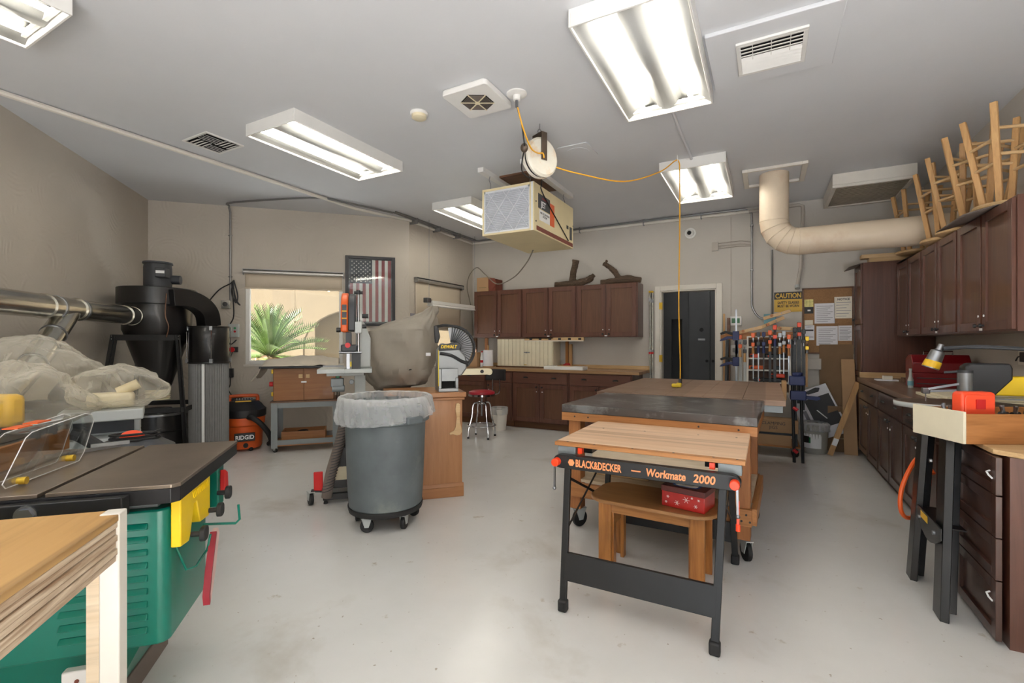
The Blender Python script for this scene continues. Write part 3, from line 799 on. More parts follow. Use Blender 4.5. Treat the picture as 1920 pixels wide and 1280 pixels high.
def base_cab(label, loc, rz, w, h, dep, ndoor=2, drawers=1, toe=.1, mats=('cabinet_v','cabinet_h','cabinet_panel'), npull=2):
    t = thing('base_cabinet', label, 'cabinet', loc, rz)
    MB().bx(0,w,0,dep,toe,h).build('body',mats[0],t)
    MB().bx(0,w,.06,dep,0,toe).build('toe_kick','cabinet_toe',t)
    dh = .16
    if drawers:
        d = MB().bx(.018,w-.018,-.02,0,h-.015-dh,h-.015).build('drawer',mats[1],t,bev=.003)
        for k in range(npull):
            x = w*(k+.5)/npull if npull == 1 else w*(.25+.5*k)
            pull((x,-.02,h-.015-dh/2),d)
    z1 = h-.03-dh if drawers else h-.015
    ws = w/ndoor
    for i in range(ndoor):
        a = i*ws+(.018 if i == 0 else .012); b = (i+1)*ws-(.018 if i == ndoor-1 else .012)
        d = shaker(t,a,b,toe+.015,z1,0,mats=mats)
        kx = b-.035 if (i%2 == 0 and ndoor > 1) else a+.035
        knob((kx,-.02,z1-.04),(0,-1,0),d)
        latch(kx,-.02,z1-.11,d)
    return t
# ---- back wall
ZU = 1.405; HU = .785
for i,nm in enumerate(('under the cardboard box','in the middle of the back wall row','nearest the doorway, under the branch')):
    upper_cab('brown two-door wall cabinet %s'%nm,(-4.385+i*.926,6.80,ZU),0,.922,HU,YW-6.805)
YF = 6.52
BL = [(-4.60,-3.98,1,'hidden corner end of back wall, behind the bar stool'),(-3.97,-3.50,1,'beside the bar stool, with one cup pull'),(-3.49,-2.555,2,'in the middle under the butcher block top'),(-2.545,-1.62,2,'at the doorway end under the butcher block top')]
for (a,b,nd,nm) in BL:
    base_cab('brown base cabinet %s'%nm,(a,YF,0),0,b-a,.875,YW-YF-.005,nd,1,npull=1 if nd == 1 else 2)
CE = -1.52
ct = thing('butcher_block_counter','butcher block countertop with a wood backsplash along the back wall','countertop')
for i in range(14):
    y0 = YF-.035+i*.0465
    MB().bx(-4.6+random.uniform(0,.002),CE,y0,y0+.046,.877,.918).build('stave','butcher',ct,bev=.0015)
MB().bx(-4.6,CE,YW-.022,YW-.002,.919,.975).build('backsplash','light_x',ct,bev=.002)
ZK = .919
bb = thing('beadboard_box','cream beadboard drop-down door box on the back counter','cupboard',(-3.93,6.782,ZK+.02))
MB().bx(0,1.0,.03,.33,0,.445).build('body','mdf_cream',bb)
for i in range(14):
    MB().bx(.005+i*.0705,.072+i*.0705,.012,.03,.005,.44).build('bead_board','mdf_cream',bb,bev=.003)
MB().bx(-.02,1.02,.01,.34,-.02,0).bx(-.01,1.01,.008,.33,.445,.465).build('case','walnutish',bb)
MB().bx(.50,.60,0,.012,.22,.235).cyl((.55,.0,.228),(.55,-.02,.228),.012,n=8).build('latch','steel',bb)
MB().cyl((.5,.012,.03),(.55,.0,.03),.006,n=6).build('pull','brass',bb)
pw = thing('paper_towel_roll','white paper towel roll standing on a wooden peg on the back counter','paper towel',(-4.06,6.72,ZK))
MB().cyl((0,0,0),(0,0,.015),.09,n=20).cyl((0,0,.01),(0,0,.36),.012,n=10).build('stand','light_z',pw)
MB().lathe([(.03,.016),(.085,.016),(.078,.28),(.03,.28)],24).build('roll','paper',pw)
tg = thing('spray_bottle','small clear bottle with red band beside the paper towel roll','bottle',(-4.2,6.75,ZK))
MB().lathe([(.028,0),(.03,.16),(.012,.21),(.011,.24)],14).build('bottle','label_white',tg)
MB().lathe([(.0305,.07),(.031,.11)],14,caps=False).build('band','red_button',tg)
MB().lathe([(.014,.24),(.014,.262)],12).build('cap','red_button',tg)
cbx = thing('cardboard_box','small brown cardboard box standing on the back counter by the corner','box',(-4.33,6.74,ZK))
MB().bx(-.07,.07,-.06,.06,0,.24).build('carton','cardboard',cbx,bev=.003)
MB().bx(-.072,.072,-.02,.02,.24,.241).build('tape','cardboard_dark',cbx)
tag(MB().bx(-4.52,-4.46,6.98,7.02,ZK,1.403).build('wood_upright','walnutish',bev=.002),'tall narrow wooden board standing in the back corner behind the towel roll','board')
tag(MB().bx(-4.30,-4.24,7.0,7.03,ZK,1.403).build('wood_upright','fir_z',bev=.002),'light brown wooden strip standing behind the beadboard box corner','board')
for i,(x,c) in enumerate(((-2.82,'oak_z'),(-2.76,'light_z'))):
    tag(MB().bx(x,x+.05,7.05,7.075+i*.01,ZK,1.35-.05*i).build('wood_upright',c,bev=.002),('short dark wooden strip standing at the right of the beadboard box','thin pale wooden strip right beside the dark one by the beadboard box')[i],'board')
rc = MB().grid(lambda u,v: V(-2.80+.21*u+.02*math.sin(7*v), 6.74+.16*v, ZK+.004+.11*math.sin(PI*u)*math.sin(PI*v)*(.7+.5*noise.noise(V(u*5,v*5,2)))+.01*noise.noise(V(u*14,v*14,0))**2),16,14).build('shop_rag','cloth_red',thick=.003)
tag(rc,'crumpled red shop rag beside the beadboard box','rag')
wt = thing('white_tray','flat white rectangular panel box lying on the back counter','tray',(-2.66,6.62,ZK))
MB().bx(-.30,.32,-.1,.12,0,.05).build('panel','white_plastic',wt,bev=.004)
MB().bx(-.1,.12,-.04,.06,.05,.058).build('strip','light_x',wt)
ps = thing('power_strip','yellow wooden power strip with black outlets under the wall cabinet','power strip',(-3.42,6.81,ZU-.062))
MB().bx(0,1.0,-.02,.02,.015,.06).build('board','light_x',ps)
MB().bx(0,1.0,-.025,.03,0,.014).build('channel','trim_white',ps)
for i in range(6): MB().bx(.09+i*.165,.135+i*.165,-.026,-.02,.022,.052).build('outlet','black_plastic',ps)
tag(MB().bx(-3.85,-3.5,6.83,6.97,ZU-.035,ZU-.002).build('undercabinet_light','grey_light',bev=.004),'slim grey lamp under the left wall cabinet','lamp')
cd = thing('open_box','brown cardboard box with a red-brown flap on top of the left wall cabinet','box',(-4.18,6.95,ZU+HU+.001))
MB().bx(-.16,.07,-.14,.12,0,.235).build('carton','cardboard',cd,bev=.003)
MB().prism([(.07,.225),(.19,.21),(.23,.12),(.15,.02),(.07,.05)],'y',-.142,-.136).bx(.07,.2,-.13,.11,0,.20).build('flap','brown_flap',cd)
MB().bx(-.12,.03,-.143,-.141,.06,.066).build('tape','palm_green',cd)
def branch(label, segs, base):
    b = thing('branch', label, 'branch', (0,0,0))
    for i,(pts,rads) in enumerate(segs):
        m = MB().tube([Vector(p) for p in pts], rads, 10, 5)
        for v in m.bm.verts: v.co += V(1,1,1)*0+Vector((noise.noise(v.co*40),noise.noise(v.co*40+V(9,9,9)),noise.noise(v.co*40+V(3,7,1))))*.008
        m.build('trunk' if i == 0 else 'limb','bark',b)
    return b
ZT = ZU+HU
branch('weathered forked driftwood branch with an upright stub on the wall cabinets',[
 ([(-2.95,6.95,ZT+.045),(-2.75,6.95,ZT+.055),(-2.55,6.93,ZT+.06),(-2.40,6.95,ZT+.10),(-2.31,6.95,ZT+.17)],[.045,.05,.055,.05,.03]),
 ([(-2.66,6.96,ZT+.07),(-2.66,6.97,ZT+.2),(-2.63,6.97,ZT+.33),(-2.61,6.97,ZT+.42)],[.06,.05,.05,.055]),
 ([(-2.42,6.93,ZT+.1),(-2.36,6.9,ZT+.13),(-2.30,6.9,ZT+.11)],[.035,.025,.012])],0)
branch('weathered branch with a leaning limb at the doorway end of the wall cabinets',[
 ([(-2.20,6.95,ZT+.04),(-2.0,6.94,ZT+.05),(-1.85,6.95,ZT+.07),(-1.6,6.95,ZT+.045)],[.04,.05,.06,.04]),
 ([(-1.92,6.96,ZT+.08),(-2.0,6.97,ZT+.2),(-2.1,6.97,ZT+.29),(-2.17,6.98,ZT+.33)],[.045,.04,.035,.03]),
 ([(-2.14,6.97,ZT+.31),(-2.12,6.98,ZT+.38)],[.022,.018])],0)
# long pipe clamps by the door
for i,x in enumerate((-1.502,-1.468)):
    c = thing('pipe_clamp',('long galvanised pipe clamp hanging left of the doorway trim','second long pipe clamp hanging beside the doorway trim')[i],'clamp',(x,YW-.05,0))
    MB().cyl((0,0,.32),(0,0,2.08),.011,n=10).build('pipe','galv',c)
    MB().bx(-.016,.016,-.02,.02,1.93-.02*i,1.98-.02*i).build('head','steel',c); MB().cyl((0,-.03,2.07),(0,.03,2.07),.016,n=10).build('screw_end','brass',c)
    MB().bx(-.016,.016,-.02,.02,1.19,1.22).build('tail_jaw','steel',c)
    MB().bx(-.016,.016,-.022,.02,1.155,1.185).build('clutch','red_button',c)
    MB().bx(-.014,.014,.02,.047,2.0,2.03).build('wall_peg','steel',c)
# wall fittings
sc = thing('security_camera','small round white ceiling-corner camera above the doorway','camera',(-.945,YW,2.88))
MB().cyl((0,0,0),(0,-.03,0),.075,n=20).build('base','white_plastic',sc)
MB().ball((0,-.04,0),(.055,.05,.055)).build('dome','white_plastic',sc)
MB().cyl((-.005,-.08,0),(-.006,-.1,-.01),.028,n=14).build('lens','black_gloss',sc)
th = thing('thermostat','white thermostat with green screen between the doorway and clamp rack','thermostat',(-.36,YW,1.62))
MB().bx(-.075,.075,-.025,0,-.065,.065).build('case','white_plastic',th,bev=.006)
MB().bx(-.05,.05,-.027,-.025,-.03,.035).build('screen','green_lcd',th)
tag(MB().cyl((-.42,YW-.008,1.69),(-.42,YW-.008,3.05),.004,n=6).build('thermostat_wire','conduit_paint'),'thin painted wire running up the wall from the thermostat','wire')
cg = thing('electrical_conduit','metal conduit running down the back wall to the pale blue box','conduit')
MB().tube([V(-.36,YW-.035,3.125),V(-.26,YW-.035,3.125),V(-.18,YW-.03,3.07),V(-.165,YW-.025,2.95),V(-.165,YW-.025,1.95),V(-.15,YW-.025,1.78),V(-.08,YW-.025,1.665),V(.0,YW-.025,1.64)],.013,8,5).build('pipe','conduit_metal',cg)
MB().tube([V(.075,YW-.025,1.70),V(.075,YW-.025,2.55)],.013,8).build('pipe','conduit_metal',cg)
MB().bx(-.02,.12,YW-.08,YW-.001,1.57,1.70).build('junction_box','blue_box',cg,bev=.004)
for z in (2.9,2.3): MB().bx(-.185,-.145,YW-.045,YW-.002,z-.01,z+.01).build('strap','conduit_metal',cg)
pg = thing('painted_pipe','painted pipe running along the ceiling and down the wall above the CAUTION sign','pipe')
MB().tube([V(-.2,YW-.03,3.09),V(.38,YW-.03,3.10),V(.42,YW-.03,3.08),V(.425,YW-.03,3.0),V(.40,YW-.03,2.3),V(.36,YW-.03,2.05)],.022,8).build('pipe','conduit_paint',pg)
MB().cyl((.36,YW-.03,2.06),(.36,YW-.05,2.02),.03,n=12).build('end_cap','grey_light',pg)
wb_ = thing('wire_bundle','short horizontal painted wires fixed high on the wall left of the duct','wires')
for i,z in enumerate((2.70,2.66,2.63)):
    MB().tube([V(-.62-.0*i,YW-.015,z),V(-.3,YW-.012,z+.01),V(-.17,YW-.012,z-.02+.01*i)],.008,6).build('wire','conduit_paint',wb_)
MB().bx(-.66,-.58,YW-.04,YW-.002,2.6,2.72).build('box','conduit_paint',wb_)
sg = thing('caution_sign','yellow and black CAUTION safety glasses sign on the back wall','sign',(.10,YW-.004,1.725))
MB().bx(0,.32,-.003,0,0,.26).build('plate','sign_yellow',sg)
MB().bx(0,.32,-.004,-.003,.165,.26).build('header','sign_black',sg)
X90 = (PI/2,0,0)
text('CAUTION',.088,'sign_yellow',sg,(.16,-.0045,.182),X90,bold=.0028,align='CENTER',sx=.74)
text('SAFETY GLASSES\nMUST BE WORN',.046,'sign_black',sg,(.16,-.0035,.105),X90,bold=.0012,align='CENTER',sx=.72)
ck = thing('cork_board','framed cork notice board with pinned papers beside the tall cabinet','notice board',(.415,YW-.003,1.18))
cw_,ch_ = .545,.84
MB().bx(.0,cw_,-.012,0,0,ch_).build('cork','cork',ck)
MB().bx(-.0,.018,-.02,0,0,ch_).bx(0,cw_,-.02,0,0,.018).bx(0,cw_,-.02,0,ch_-.018,ch_).bx(cw_-.018,cw_,-.02,0,0,ch_).build('frame','walnutish',ck,bev=.002)
def sheet(label, x, z, w, h, mat, lines=0, head=None, rot=0, ink='ink_light'):
    p = thing('pinned_paper', label, 'paper', (.415+x,YW-.0165,1.18+z))
    p.rotation_euler = (0,rot,0)
    MB().bx(0,w,-.001,0,0,h).build('sheet',mat,p)
    m = MB()
    for i in range(lines):
        zz = h*(.86-.76*i/max(1,lines-1)) if head is None else h*(.74-.64*i/max(1,lines-1))
        x1 = w*(.9-.12*((i*7)%3))
        m.bx(w*.1,x1,-.0016,-.001,zz-.003,zz+.003)
    if lines: m.build('printed_lines',ink,p)
    if head: text(head,.035,'ink',p,(w/2,-.0016,h*.84),X90,align='CENTER',bold=.001)
    return p
s1 = sheet('small yellow and black card pinned on the cork board',.024,.515,.098,.18,'paper_yellow')
MB().bx(0,.098,-.0016,-.001,0,.085).build('picture','sign_black',s1); MB().bx(.035,.068,-.002,-.0016,.03,.05).build('emblem','label_white',s1)
sheet('white letter pinned in the middle of the cork board',.135,.385,.215,.255,'paper',9)
sheet('NOTICE sheet in a plastic sleeve pinned on the cork board',.345,.445,.19,.27,'paper_warm',6,'NOTICE')
s4 = sheet('narrow white flyer with dark band pinned low on the cork board',.028,.175,.105,.19,'paper',0)
MB().bx(.008,.095,-.0016,-.001,.115,.135).bx(.008,.095,-.0016,-.001,.035,.042).build('printed_band','ink',s4); text('SAFETY',.02,'ink',s4,(.052,-.0016,.16),X90,align='CENTER')
sheet('small cream note pinned above the narrow flyer',.028,.37,.09,.06,'paper_warm',0)
sheet('lined white list pinned at the bottom of the cork board',.155,.105,.225,.245,'paper',9,ink='ink_light')
sheet('second lined white list, half hidden by the tall cabinet',.385,.165,.15,.19,'paper',9)
tag(MB().bx(.41,.62,YW-.05,YW-.001,.98,1.12).build('surface_raceway','plaster_smooth',bev=.003),'painted box rail on the wall under the cork board','raceway')
# shop light hung across the side window
hl = thing('shop_light','white strip light hung on a wire in front of the side window','lamp',(0,0,0))
MB().bx(-4.46,-4.36,5.62,6.98,1.90,1.95).prism([(-4.48,1.87),(-4.34,1.87),(-4.37,1.90),(-4.45,1.90)],'y',5.62,6.98).build('housing','white_metal',hl,bev=.003)
MB().box((-4.41,5.56,1.95),(.08,.09,.07)).build('end_box','steel',hl,bev=.006)
MB().cyl((-4.41,5.6,1.98),(-4.41,5.6,ZC),.003,n=6).cyl((-4.41,6.85,1.95),(-4.41,6.85,ZC),.003,n=6).build('hanger_wire','steel',hl)
tag(MB().bx(XL2+.001,XL2+.012,5.46,5.57,1.62,1.76).build('photo_print','ink_light'),'small black and white picture on the side wall beside the blind','picture')
# framed flag
fl = thing('framed_flag','framed American flag hung vertically between the window and the bend','flag',loc45(2.545,-.002,1.565),R45)
fw,fh = .69,1.0
MB().bx(0,.045,-.03,0,0,fh).bx(fw-.045,fw,-.03,0,0,fh).bx(.045,fw-.045,-.03,0,0,.04).bx(.045,fw-.045,-.03,0,fh-.04,fh).build('frame','frame_black',fl,bev=.003)
MB().bx(.045,fw-.045,-.006,0,.04,fh-.04).build('backing','frame_black',fl)
x0,x1,z0,z1 = .06,fw-.06,.06,fh-.05
sw = (x1-x0)/13
cz = z1-.36*(z1-z0)-.02
for i in range(13):
    top = cz if i < 7 else z1
    MB().bx(x0+i*sw,x0+(i+1)*sw,-.009,-.007,z0,top).build('stripe','flag_red' if i%2 == 0 else 'flag_white',fl)
MB().bx(x0,x0+7*sw,-.009,-.007,cz,z1).build('canton','flag_blue',fl)
def star(m, cx, cz_, r):
    pts = [V(cx+(r if k%2 == 0 else r*.42)*math.sin(PI*k/5),-.0096,cz_+(r if k%2 == 0 else r*.42)*math.cos(PI*k/5)) for k in range(10)]
    m.vf(pts+[V(cx,-.0098,cz_)],[(k,(k+1)%10,10) for k in range(10)])
for i in range(11):
    for j in range(9):
        if (i+j)%2 == 0:
            m = MB(); star(m,x0+7*sw*(j+1)/10,z1-(z1-cz)*(i+1)/12,.0135); m.build('star','flag_white',fl)
MB().bx(.045,fw-.045,-.022,-.019,.04,fh-.04).build('glazing','pane',fl)

# ================================================================== right wall
RZ = -PI/2
ZUR = 1.39; HUR = .80
for i,nm in enumerate(('farthest, beside the tall cabinet','middle of three, under the round stools','nearest, under the grey cardboard sheet')):
    upper_cab('right-hand wall cabinet with two doors, %s'%nm,(1.30,6.645-i*.938,ZUR),RZ,.934,HUR,XR-1.305)
SHADED = ('cab_shaded','cab_shadedhy','cab_shaded_panel')
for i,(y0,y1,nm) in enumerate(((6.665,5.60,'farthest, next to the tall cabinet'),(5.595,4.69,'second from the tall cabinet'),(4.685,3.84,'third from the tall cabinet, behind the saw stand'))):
    base_cab('shade-toned brown base cabinet in the right-hand run, %s'%nm,(.96,y0,0),RZ,y0-y1,.875,XR-.97,2,1,mats=SHADED)
tc = thing('tall_cabinet','tall brown pantry cabinet at the end of the right-hand counter','cabinet',(.985,7.14,0),RZ)
MB().bx(0,.455,0,XR-.99,.1,2.24).bx(0,.455,.06,XR-.99,0,.1).build('body','cabinet_v',tc)
for (a,b) in ((.11,.92),(.93,1.53),(1.54,2.23)):
    d_ = shaker(tc,.015,.435,a,b,0)
    knob((.06,-.02,b-.08 if b < 1 else a+.06),(0,-1,0),d_)
cl = thing('laminate_counter','brown laminate countertop along the right wall with a wood end strip','countertop')
MB().bx(.93,XR-.005,3.84,6.675,.877,.922).build('top','laminate',cl,bev=.004)
MB().bx(.95,XR-.005,6.655,6.675,.923,.985).build('end_splash','light_x',cl,bev=.002)
MB().bx(XR-.025,XR-.005,3.84,6.65,.923,.985).build('backsplash','light_y',cl,bev=.002)
ZR = .923
# near drawer unit
nd = thing('drawer_unit','shade-toned wooden four-drawer unit at the near right with a plywood top','drawers',(.905,3.30,0),RZ)
MB().bx(0,.50,.02,XR-.91,.0,.825).build('carcass','cabinet_v',nd)
for k,(a,b) in enumerate(((.655,.82),(.47,.65),(.285,.465),(.02,.28))):
    d_ = shaker(nd,.01,.49,a,b,0,.022,'drawer',.045,SHADED)
    if k in (0,3):
        MB().tube([V(.43,-.022,b-.07),V(.435,-.035,b-.075),V(.455,-.034,b-.085),V(.46,-.022,b-.10)],.004,6).build('broken_clip','label_white',d_)
MB().prism([(-.02,-.015),(.44,-.015),(.515,.06),(.515,XR-.91),(-.02,XR-.91)],'z',.826,.848).build('plywood_top','light_y',nd,bev=.002)
# scroll saw on its stand
st = thing('saw_stand','black steel stand with splayed legs carrying the scroll saw','stand')
def channel(p0,p1,w,fl,parent,name='leg',inward=V(1,0,0)):
    p0,p1 = Vector(p0),Vector(p1); ax = (p1-p0).normalized(); sd = ax.cross(inward).normalized()
    m = MB()
    for a,b,ww in ((-.5,.5,1),):
        m.bar(p0,p1,.006,w,up=inward.cross(ax))
    o1 = sd*(w/2); 
    for s_ in (-1,1): m.bar(p0+o1*s_+inward*fl/2,p1+o1*s_+inward*fl/2,fl,.006,up=sd.cross(ax))
    return m.build(name,'black_gloss',parent,bev=.003)
def leg(top,foot,w,d_,par):
    m = MB(); T,Fo = Vector(top),Vector(foot)
    # L section, open to the back
    m.rings([[q+V(-d_*.2,-w/2,0),q+V(d_*.15,-w/2-.01,0),q+V(d_*.15,-w/2+.0,0)+V(.006,.008,0),q+V(-d_*.2+.006,-w/2+.01,0),q+V(-d_*.2+.006,w/2-.01,0),q+V(d_*.8,w/2-.004,0),q+V(d_*.8,w/2+.004,0),q+V(-d_*.2,w/2,0)] for q in (Fo,T)])
    return m.build('leg','black_gloss',par,bev=.002)
leg((.815,3.17,.83),(.745,2.985,0),.11,.09,st)
leg((.79,3.47,.83),(.725,3.41,0),.09,.08,st)
leg((1.30,3.56,.83),(1.36,3.56,0),.09,.07,st)
m = MB(); pts = []
for i in range(9):
    t = i/8; pts.append((2.995+t*.41, .36-.07*math.sin(PI*t)))
poly = pts+[(3.405,.42),(2.995,.42)]
m.prism(poly,'x',.745,.752); m.bx(.752,.86,3.06,3.42,.40,.408); m.build('shelf_brace','black_gloss',st,bev=.002)
MB().bx(.7435,.745,3.2,3.32,.375,.41).build('label','label_yellow',st)
for (y,z) in ((3.08,.37),(3.33,.37),(3.13,.72)): MB().cyl((.745,y,z),(.735,y,z),.011,n=10).build('bolt','steel',st)
MB().bx(.76,1.34,3.40,3.72,.831,.85).build('top_plate','black_paint',st)
tag(MB().tube([V(.87,3.62,.0+.55),V(.83,3.70,.62),V(.78,3.66,.58),V(.72,3.60,.45),V(.71,3.58,.33),V(.75,3.62,.27),V(.82,3.68,.3),V(.86,3.66,.5),V(.80,3.60,.6)],.012,8,6).build('air_hose','orange_hose'),'orange air hose looped behind the black saw stand','hose')
ss = thing('scroll_saw','yellow and black scroll saw with oval table and gooseneck lamp','scroll saw',(.95,3.58,.851))
MB().bx(-.12,.40,-.09,.09,0,.06).build('base','black_plastic',ss,bev=.01)
ell = [(.27*math.cos(2*PI*i/36)+.0,.205*math.sin(2*PI*i/36)) for i in range(36)]
ell = [(x if x < 0 else x*1.1, y) for x,y in ell]
MB().prism(ell,'z',.10,.128).build('table','cast_iron',ss,bev=.002)
MB().rings([[V(x*1.006,y*1.006,.099) for x,y in ell],[V(x*1.006,y*1.006,.126) for x,y in ell]],caps=False).build('table_rim','grey_light',ss,thick=.003)
MB().bx(-.03,.03,-.05,.05,.06,.10).bx(.2,.4,-.06,.06,.06,.12).build('trunnion','alu',ss)
MB().prism([(.035,.18),(.035,.335),(.06,.355),(.22,.355),(.23,.33),(.23,.27),(.16,.18)],'y',-.05,.05).build('upper_housing','black_plastic',ss,bev=.008)
MB().prism([(.09,.18),(.17,.285),(.55,.285),(.62,.22),(.62,.0),(.5,.0),(.5,.18)],'y',-.045,.045).build('arm','yellow_plastic',ss,bev=.008)
MB().bx(.30,.5,-.047,-.045,.20,.26).build('warning_label','label_yellow',ss); MB().bx(.30,.5,-.0475,-.047,.245,.26).build('warning_label','charcoal',ss)
MB().cyl((.04,-.03,.185),(.04,-.03,.30),.035,n=16).build('front_cylinder','alu',ss)
MB().cyl((.04,-.03,.30),(.04,-.03,.315),.036,n=16).bar((.04,-.03,.31),(-.05,-.03,.30),.012,.012).build('tension_lever','charcoal',ss)
MB().bar((.02,-.042,.24),(-.12,-.012,.20),.014,.012).bar((.02,-.018,.20),(-.12,.012,.185),.014,.012).build('blade_arm','steel',ss)
MB().box((-.125,0,.19),(.035,.04,.035)).build('blade_clamp','steel',ss,bev=.005)
MB().bx(-.127,-.123,-.002,.002,.06,.18).build('blade','steel',ss)
MB().prism([(.05,.168),(.3,.176),(.45,.17),(.45,.165),(.05,.164)],'y',-.12,-.03).build('hold_down','alu',ss)
MB().tube([V(.62,.08,.25),V(.58,.1,.36),V(.40,.1,.42),V(.25,.1,.44),V(.1,.1,.445),V(-.03,.08,.435)],.012,8,8).build('gooseneck','charcoal',ss)
lh = MB().lathe([(.014,.075),(.016,.04),(.034,.03),(.042,-.075),(.036,-.075)],20); lh.xf(Matrix.Translation((-.06,.08,.39)) @ Matrix.Rotation(.35,4,'Y')); lo = lh.build('lamp_head','steel',ss)
lb = MB().lathe([(.0405,-.03),(.043,-.07)],20,caps=False); lb.xf(Matrix.Translation((-.06,.08,.39)) @ Matrix.Rotation(.35,4,'Y')); lb.build('lamp_label','label_yellow',ss)
# tray of clamps
TR = math.radians(25)
tr = thing('clamp_tray','open wooden tray with a cream end board holding clamps on the drawer unit','tray',(.812,2.93,.8485),TR)
MB().bx(.012,.72,0,.012,0,.14).bx(.012,.72,.27,.282,0,.14).build('side_board','fir_x',tr,bev=.002)
MB().bx(0,.012,0,.30,-.0,.15).build('end_board','mdf_cream',tr,bev=.002)
MB().bx(.72,.732,0,.282,0,.14).build('end_board','mdf_cream',tr,bev=.002)
MB().bx(.012,.72,.012,.27,0,.01).build('bottom','light_x',tr)
def trayp(x,y,z): return V(.812,2.93,.8485)+V(x*math.cos(TR)-y*math.sin(TR), x*math.sin(TR)+y*math.cos(TR), z)
ob = thing('orange_case','orange-red plastic case standing in the clamp tray','case',trayp(.13,.10,.0105),TR)
MB().prism(rrect(.155,.225,.02),'y',-.03,.03).xf(Matrix.Translation((0,0,.113))).build('shell','orange_red',ob,bev=.008)
MB().prism(rrect(.135,.20,.02),'y',-.036,-.03).xf(Matrix.Translation((0,0,.113))).build('lid','orange_red',ob,bev=.003)
MB().bx(-.02,.02,-.042,-.036,.145,.19).build('latch','red_plastic',ob)
def spring_clamp(label,p,rz,mat='steel'):
    c = thing('hand_clamp',label,'clamp',p,rz,'small metal clamps in the tray')
    c.rotation_euler = (.1,.25,rz)
    MB().tube([V(-.02,0,.01),V(-.012,0,.07),V(.0,0,.10),V(.004,0,.14)],.008,8,4).build('jaw',mat,c)
    MB().tube([V(.035,0,.01),V(.02,0,.07),V(.008,0,.10),V(-.002,0,.145)],.008,8,4).build('jaw',mat,c)
    MB().cyl((.005,-.016,.10),(.005,.016,.10),.014,n=10).build('spring','black_plastic',c)
for i,(x,y,z) in enumerate(((.06,.20,.02),(.09,.2,.015),(.13,.225,.02),(.30,.10,.03),(.36,.16,.025),(.42,.1,.03),(.46,.18,.02))):
    spring_clamp(('tiny steel clamp at the cream end of the tray','second steel clamp at the cream end of the tray','steel clamp behind the orange case','steel clamp just right of the orange case','taller steel clamp among those right of the orange case','steel clamp at the middle of the tray front','rightmost steel clamp in the tray')[i],trayp(x,y,z),i*1.3)
# things on the right counter
bx_ = thing('toolbox','dark red metal toolbox on the right counter under the wall cabinets','toolbox',(1.36,5.55,ZR))
MB().bx(-.20,.20,-.12,.12,0,.13).build('drawer_case','toolbox_red',bx_,bev=.006)
MB().prism([(-.12,.13),(.12,.13),(.12,.25),(.02,.29),(-.06,.29),(-.12,.22)],'x',-.20,.20).build('lid','toolbox_red',bx_,bev=.006)
for z in (.03,.08): MB().bx(-.17,.17,-.126,-.12,z,z+.008).build('drawer_pull','charcoal',bx_)
MB().tube([V(-.1,-.02,.29),V(-.1,-.02,.32),V(.1,-.02,.32),V(.1,-.02,.29)],.006,6).build('handle','chrome',bx_)
sb = thing('glue_bottle','small clear bottle with a pale blue label in front of the toolbox','bottle',(1.13,5.35,ZR))
MB().lathe([(.02,0),(.022,.07),(.012,.10),(.009,.15),(.012,.155),(.012,.17)],12).build('bottle','grey_light',sb); MB().lathe([(.0225,.02),(.0225,.06)],12,caps=False).build('label','blue_box',sb)
for i,(x,y,w,l,z) in enumerate(((1.28,4.42,.5,.62,0),(1.30,4.44,.46,.56,.019))):
    tag(MB().bx(x-w/2,x+w/2,y-l/2,y+l/2,ZR+z,ZR+z+.018).build('mdf_board','mdf_cream',bev=.002),('lower cream board of the pair stacked on the right counter','upper cream board of the pair stacked on the right counter')[i],'board')
sm = thing('small_pad','white note pad lying at the far end of the right counter','pad',(1.12,6.25,ZR)); MB().bx(-.09,.09,-.07,.07,0,.012).build('pad','paper',sm); MB().bx(-.03,.05,-.02,.03,.012,.05).build('block','paper_warm',sm)
tag(MB().bx(1.22,1.52,6.0,6.14,ZR,ZR+.045).build('wood_offcut','walnutish',bev=.003),'small brown wood offcut near the toolbox','offcut')
ol = thing('wall_outlet','wall outlet with a black charger plugged in above the right counter','outlet',(XR,4.62,1.22))
MB().bx(-.008,0,-.16,.16,-.06,.06).build('plate','trim_white',ol,bev=.002); MB().bx(-.05,-.008,-.13,.02,-.035,.035).build('charger','black_plastic',ol,bev=.004)
MB().tube([V(-.03,.02,0),V(-.03,.09,-.0),V(-.03,.13,-.03)],.005,6,4).build('cord','cord_black',ol)
# things on top of the cabinets
ZTR = ZUR+HUR
cs = MB().grid(lambda u,v: V(.86+u*.72, 6.72+.40*v, 2.241+(.0 if u > .2 else -.0)+.0+(.0 if u>.18 else -.22*(.18-u)**1.0)+.003),12,3).build('cardboard_sheet','cardboard_grey',thick=.005)
tag(cs,'bent grey cardboard sheet lying on the tall cabinet','cardboard')
for i,(x0,x1,z) in enumerate(((1.05,1.60,2.249),(.98,1.55,2.295))):
    tag(MB().bx(x0,x1,6.74,6.86,z,z+.045).build('lumber_plank','light_x',bev=.002),('lower pale plank on the tall cabinet','upper pale plank on the tall cabinet')[i],'plank')
bg = MB().grid(lambda u,v: V(1.27+.28*u,6.30+.28*v,ZTR+.003+.055*math.sin(PI*u)*math.sin(PI*v)+.012*noise.noise(V(u*6,v*6,1))**2),14,10).build('black_bag','black_rubber',thick=.003)
tag(bg,'crumpled black plastic bag on the far right wall cabinet','bag')
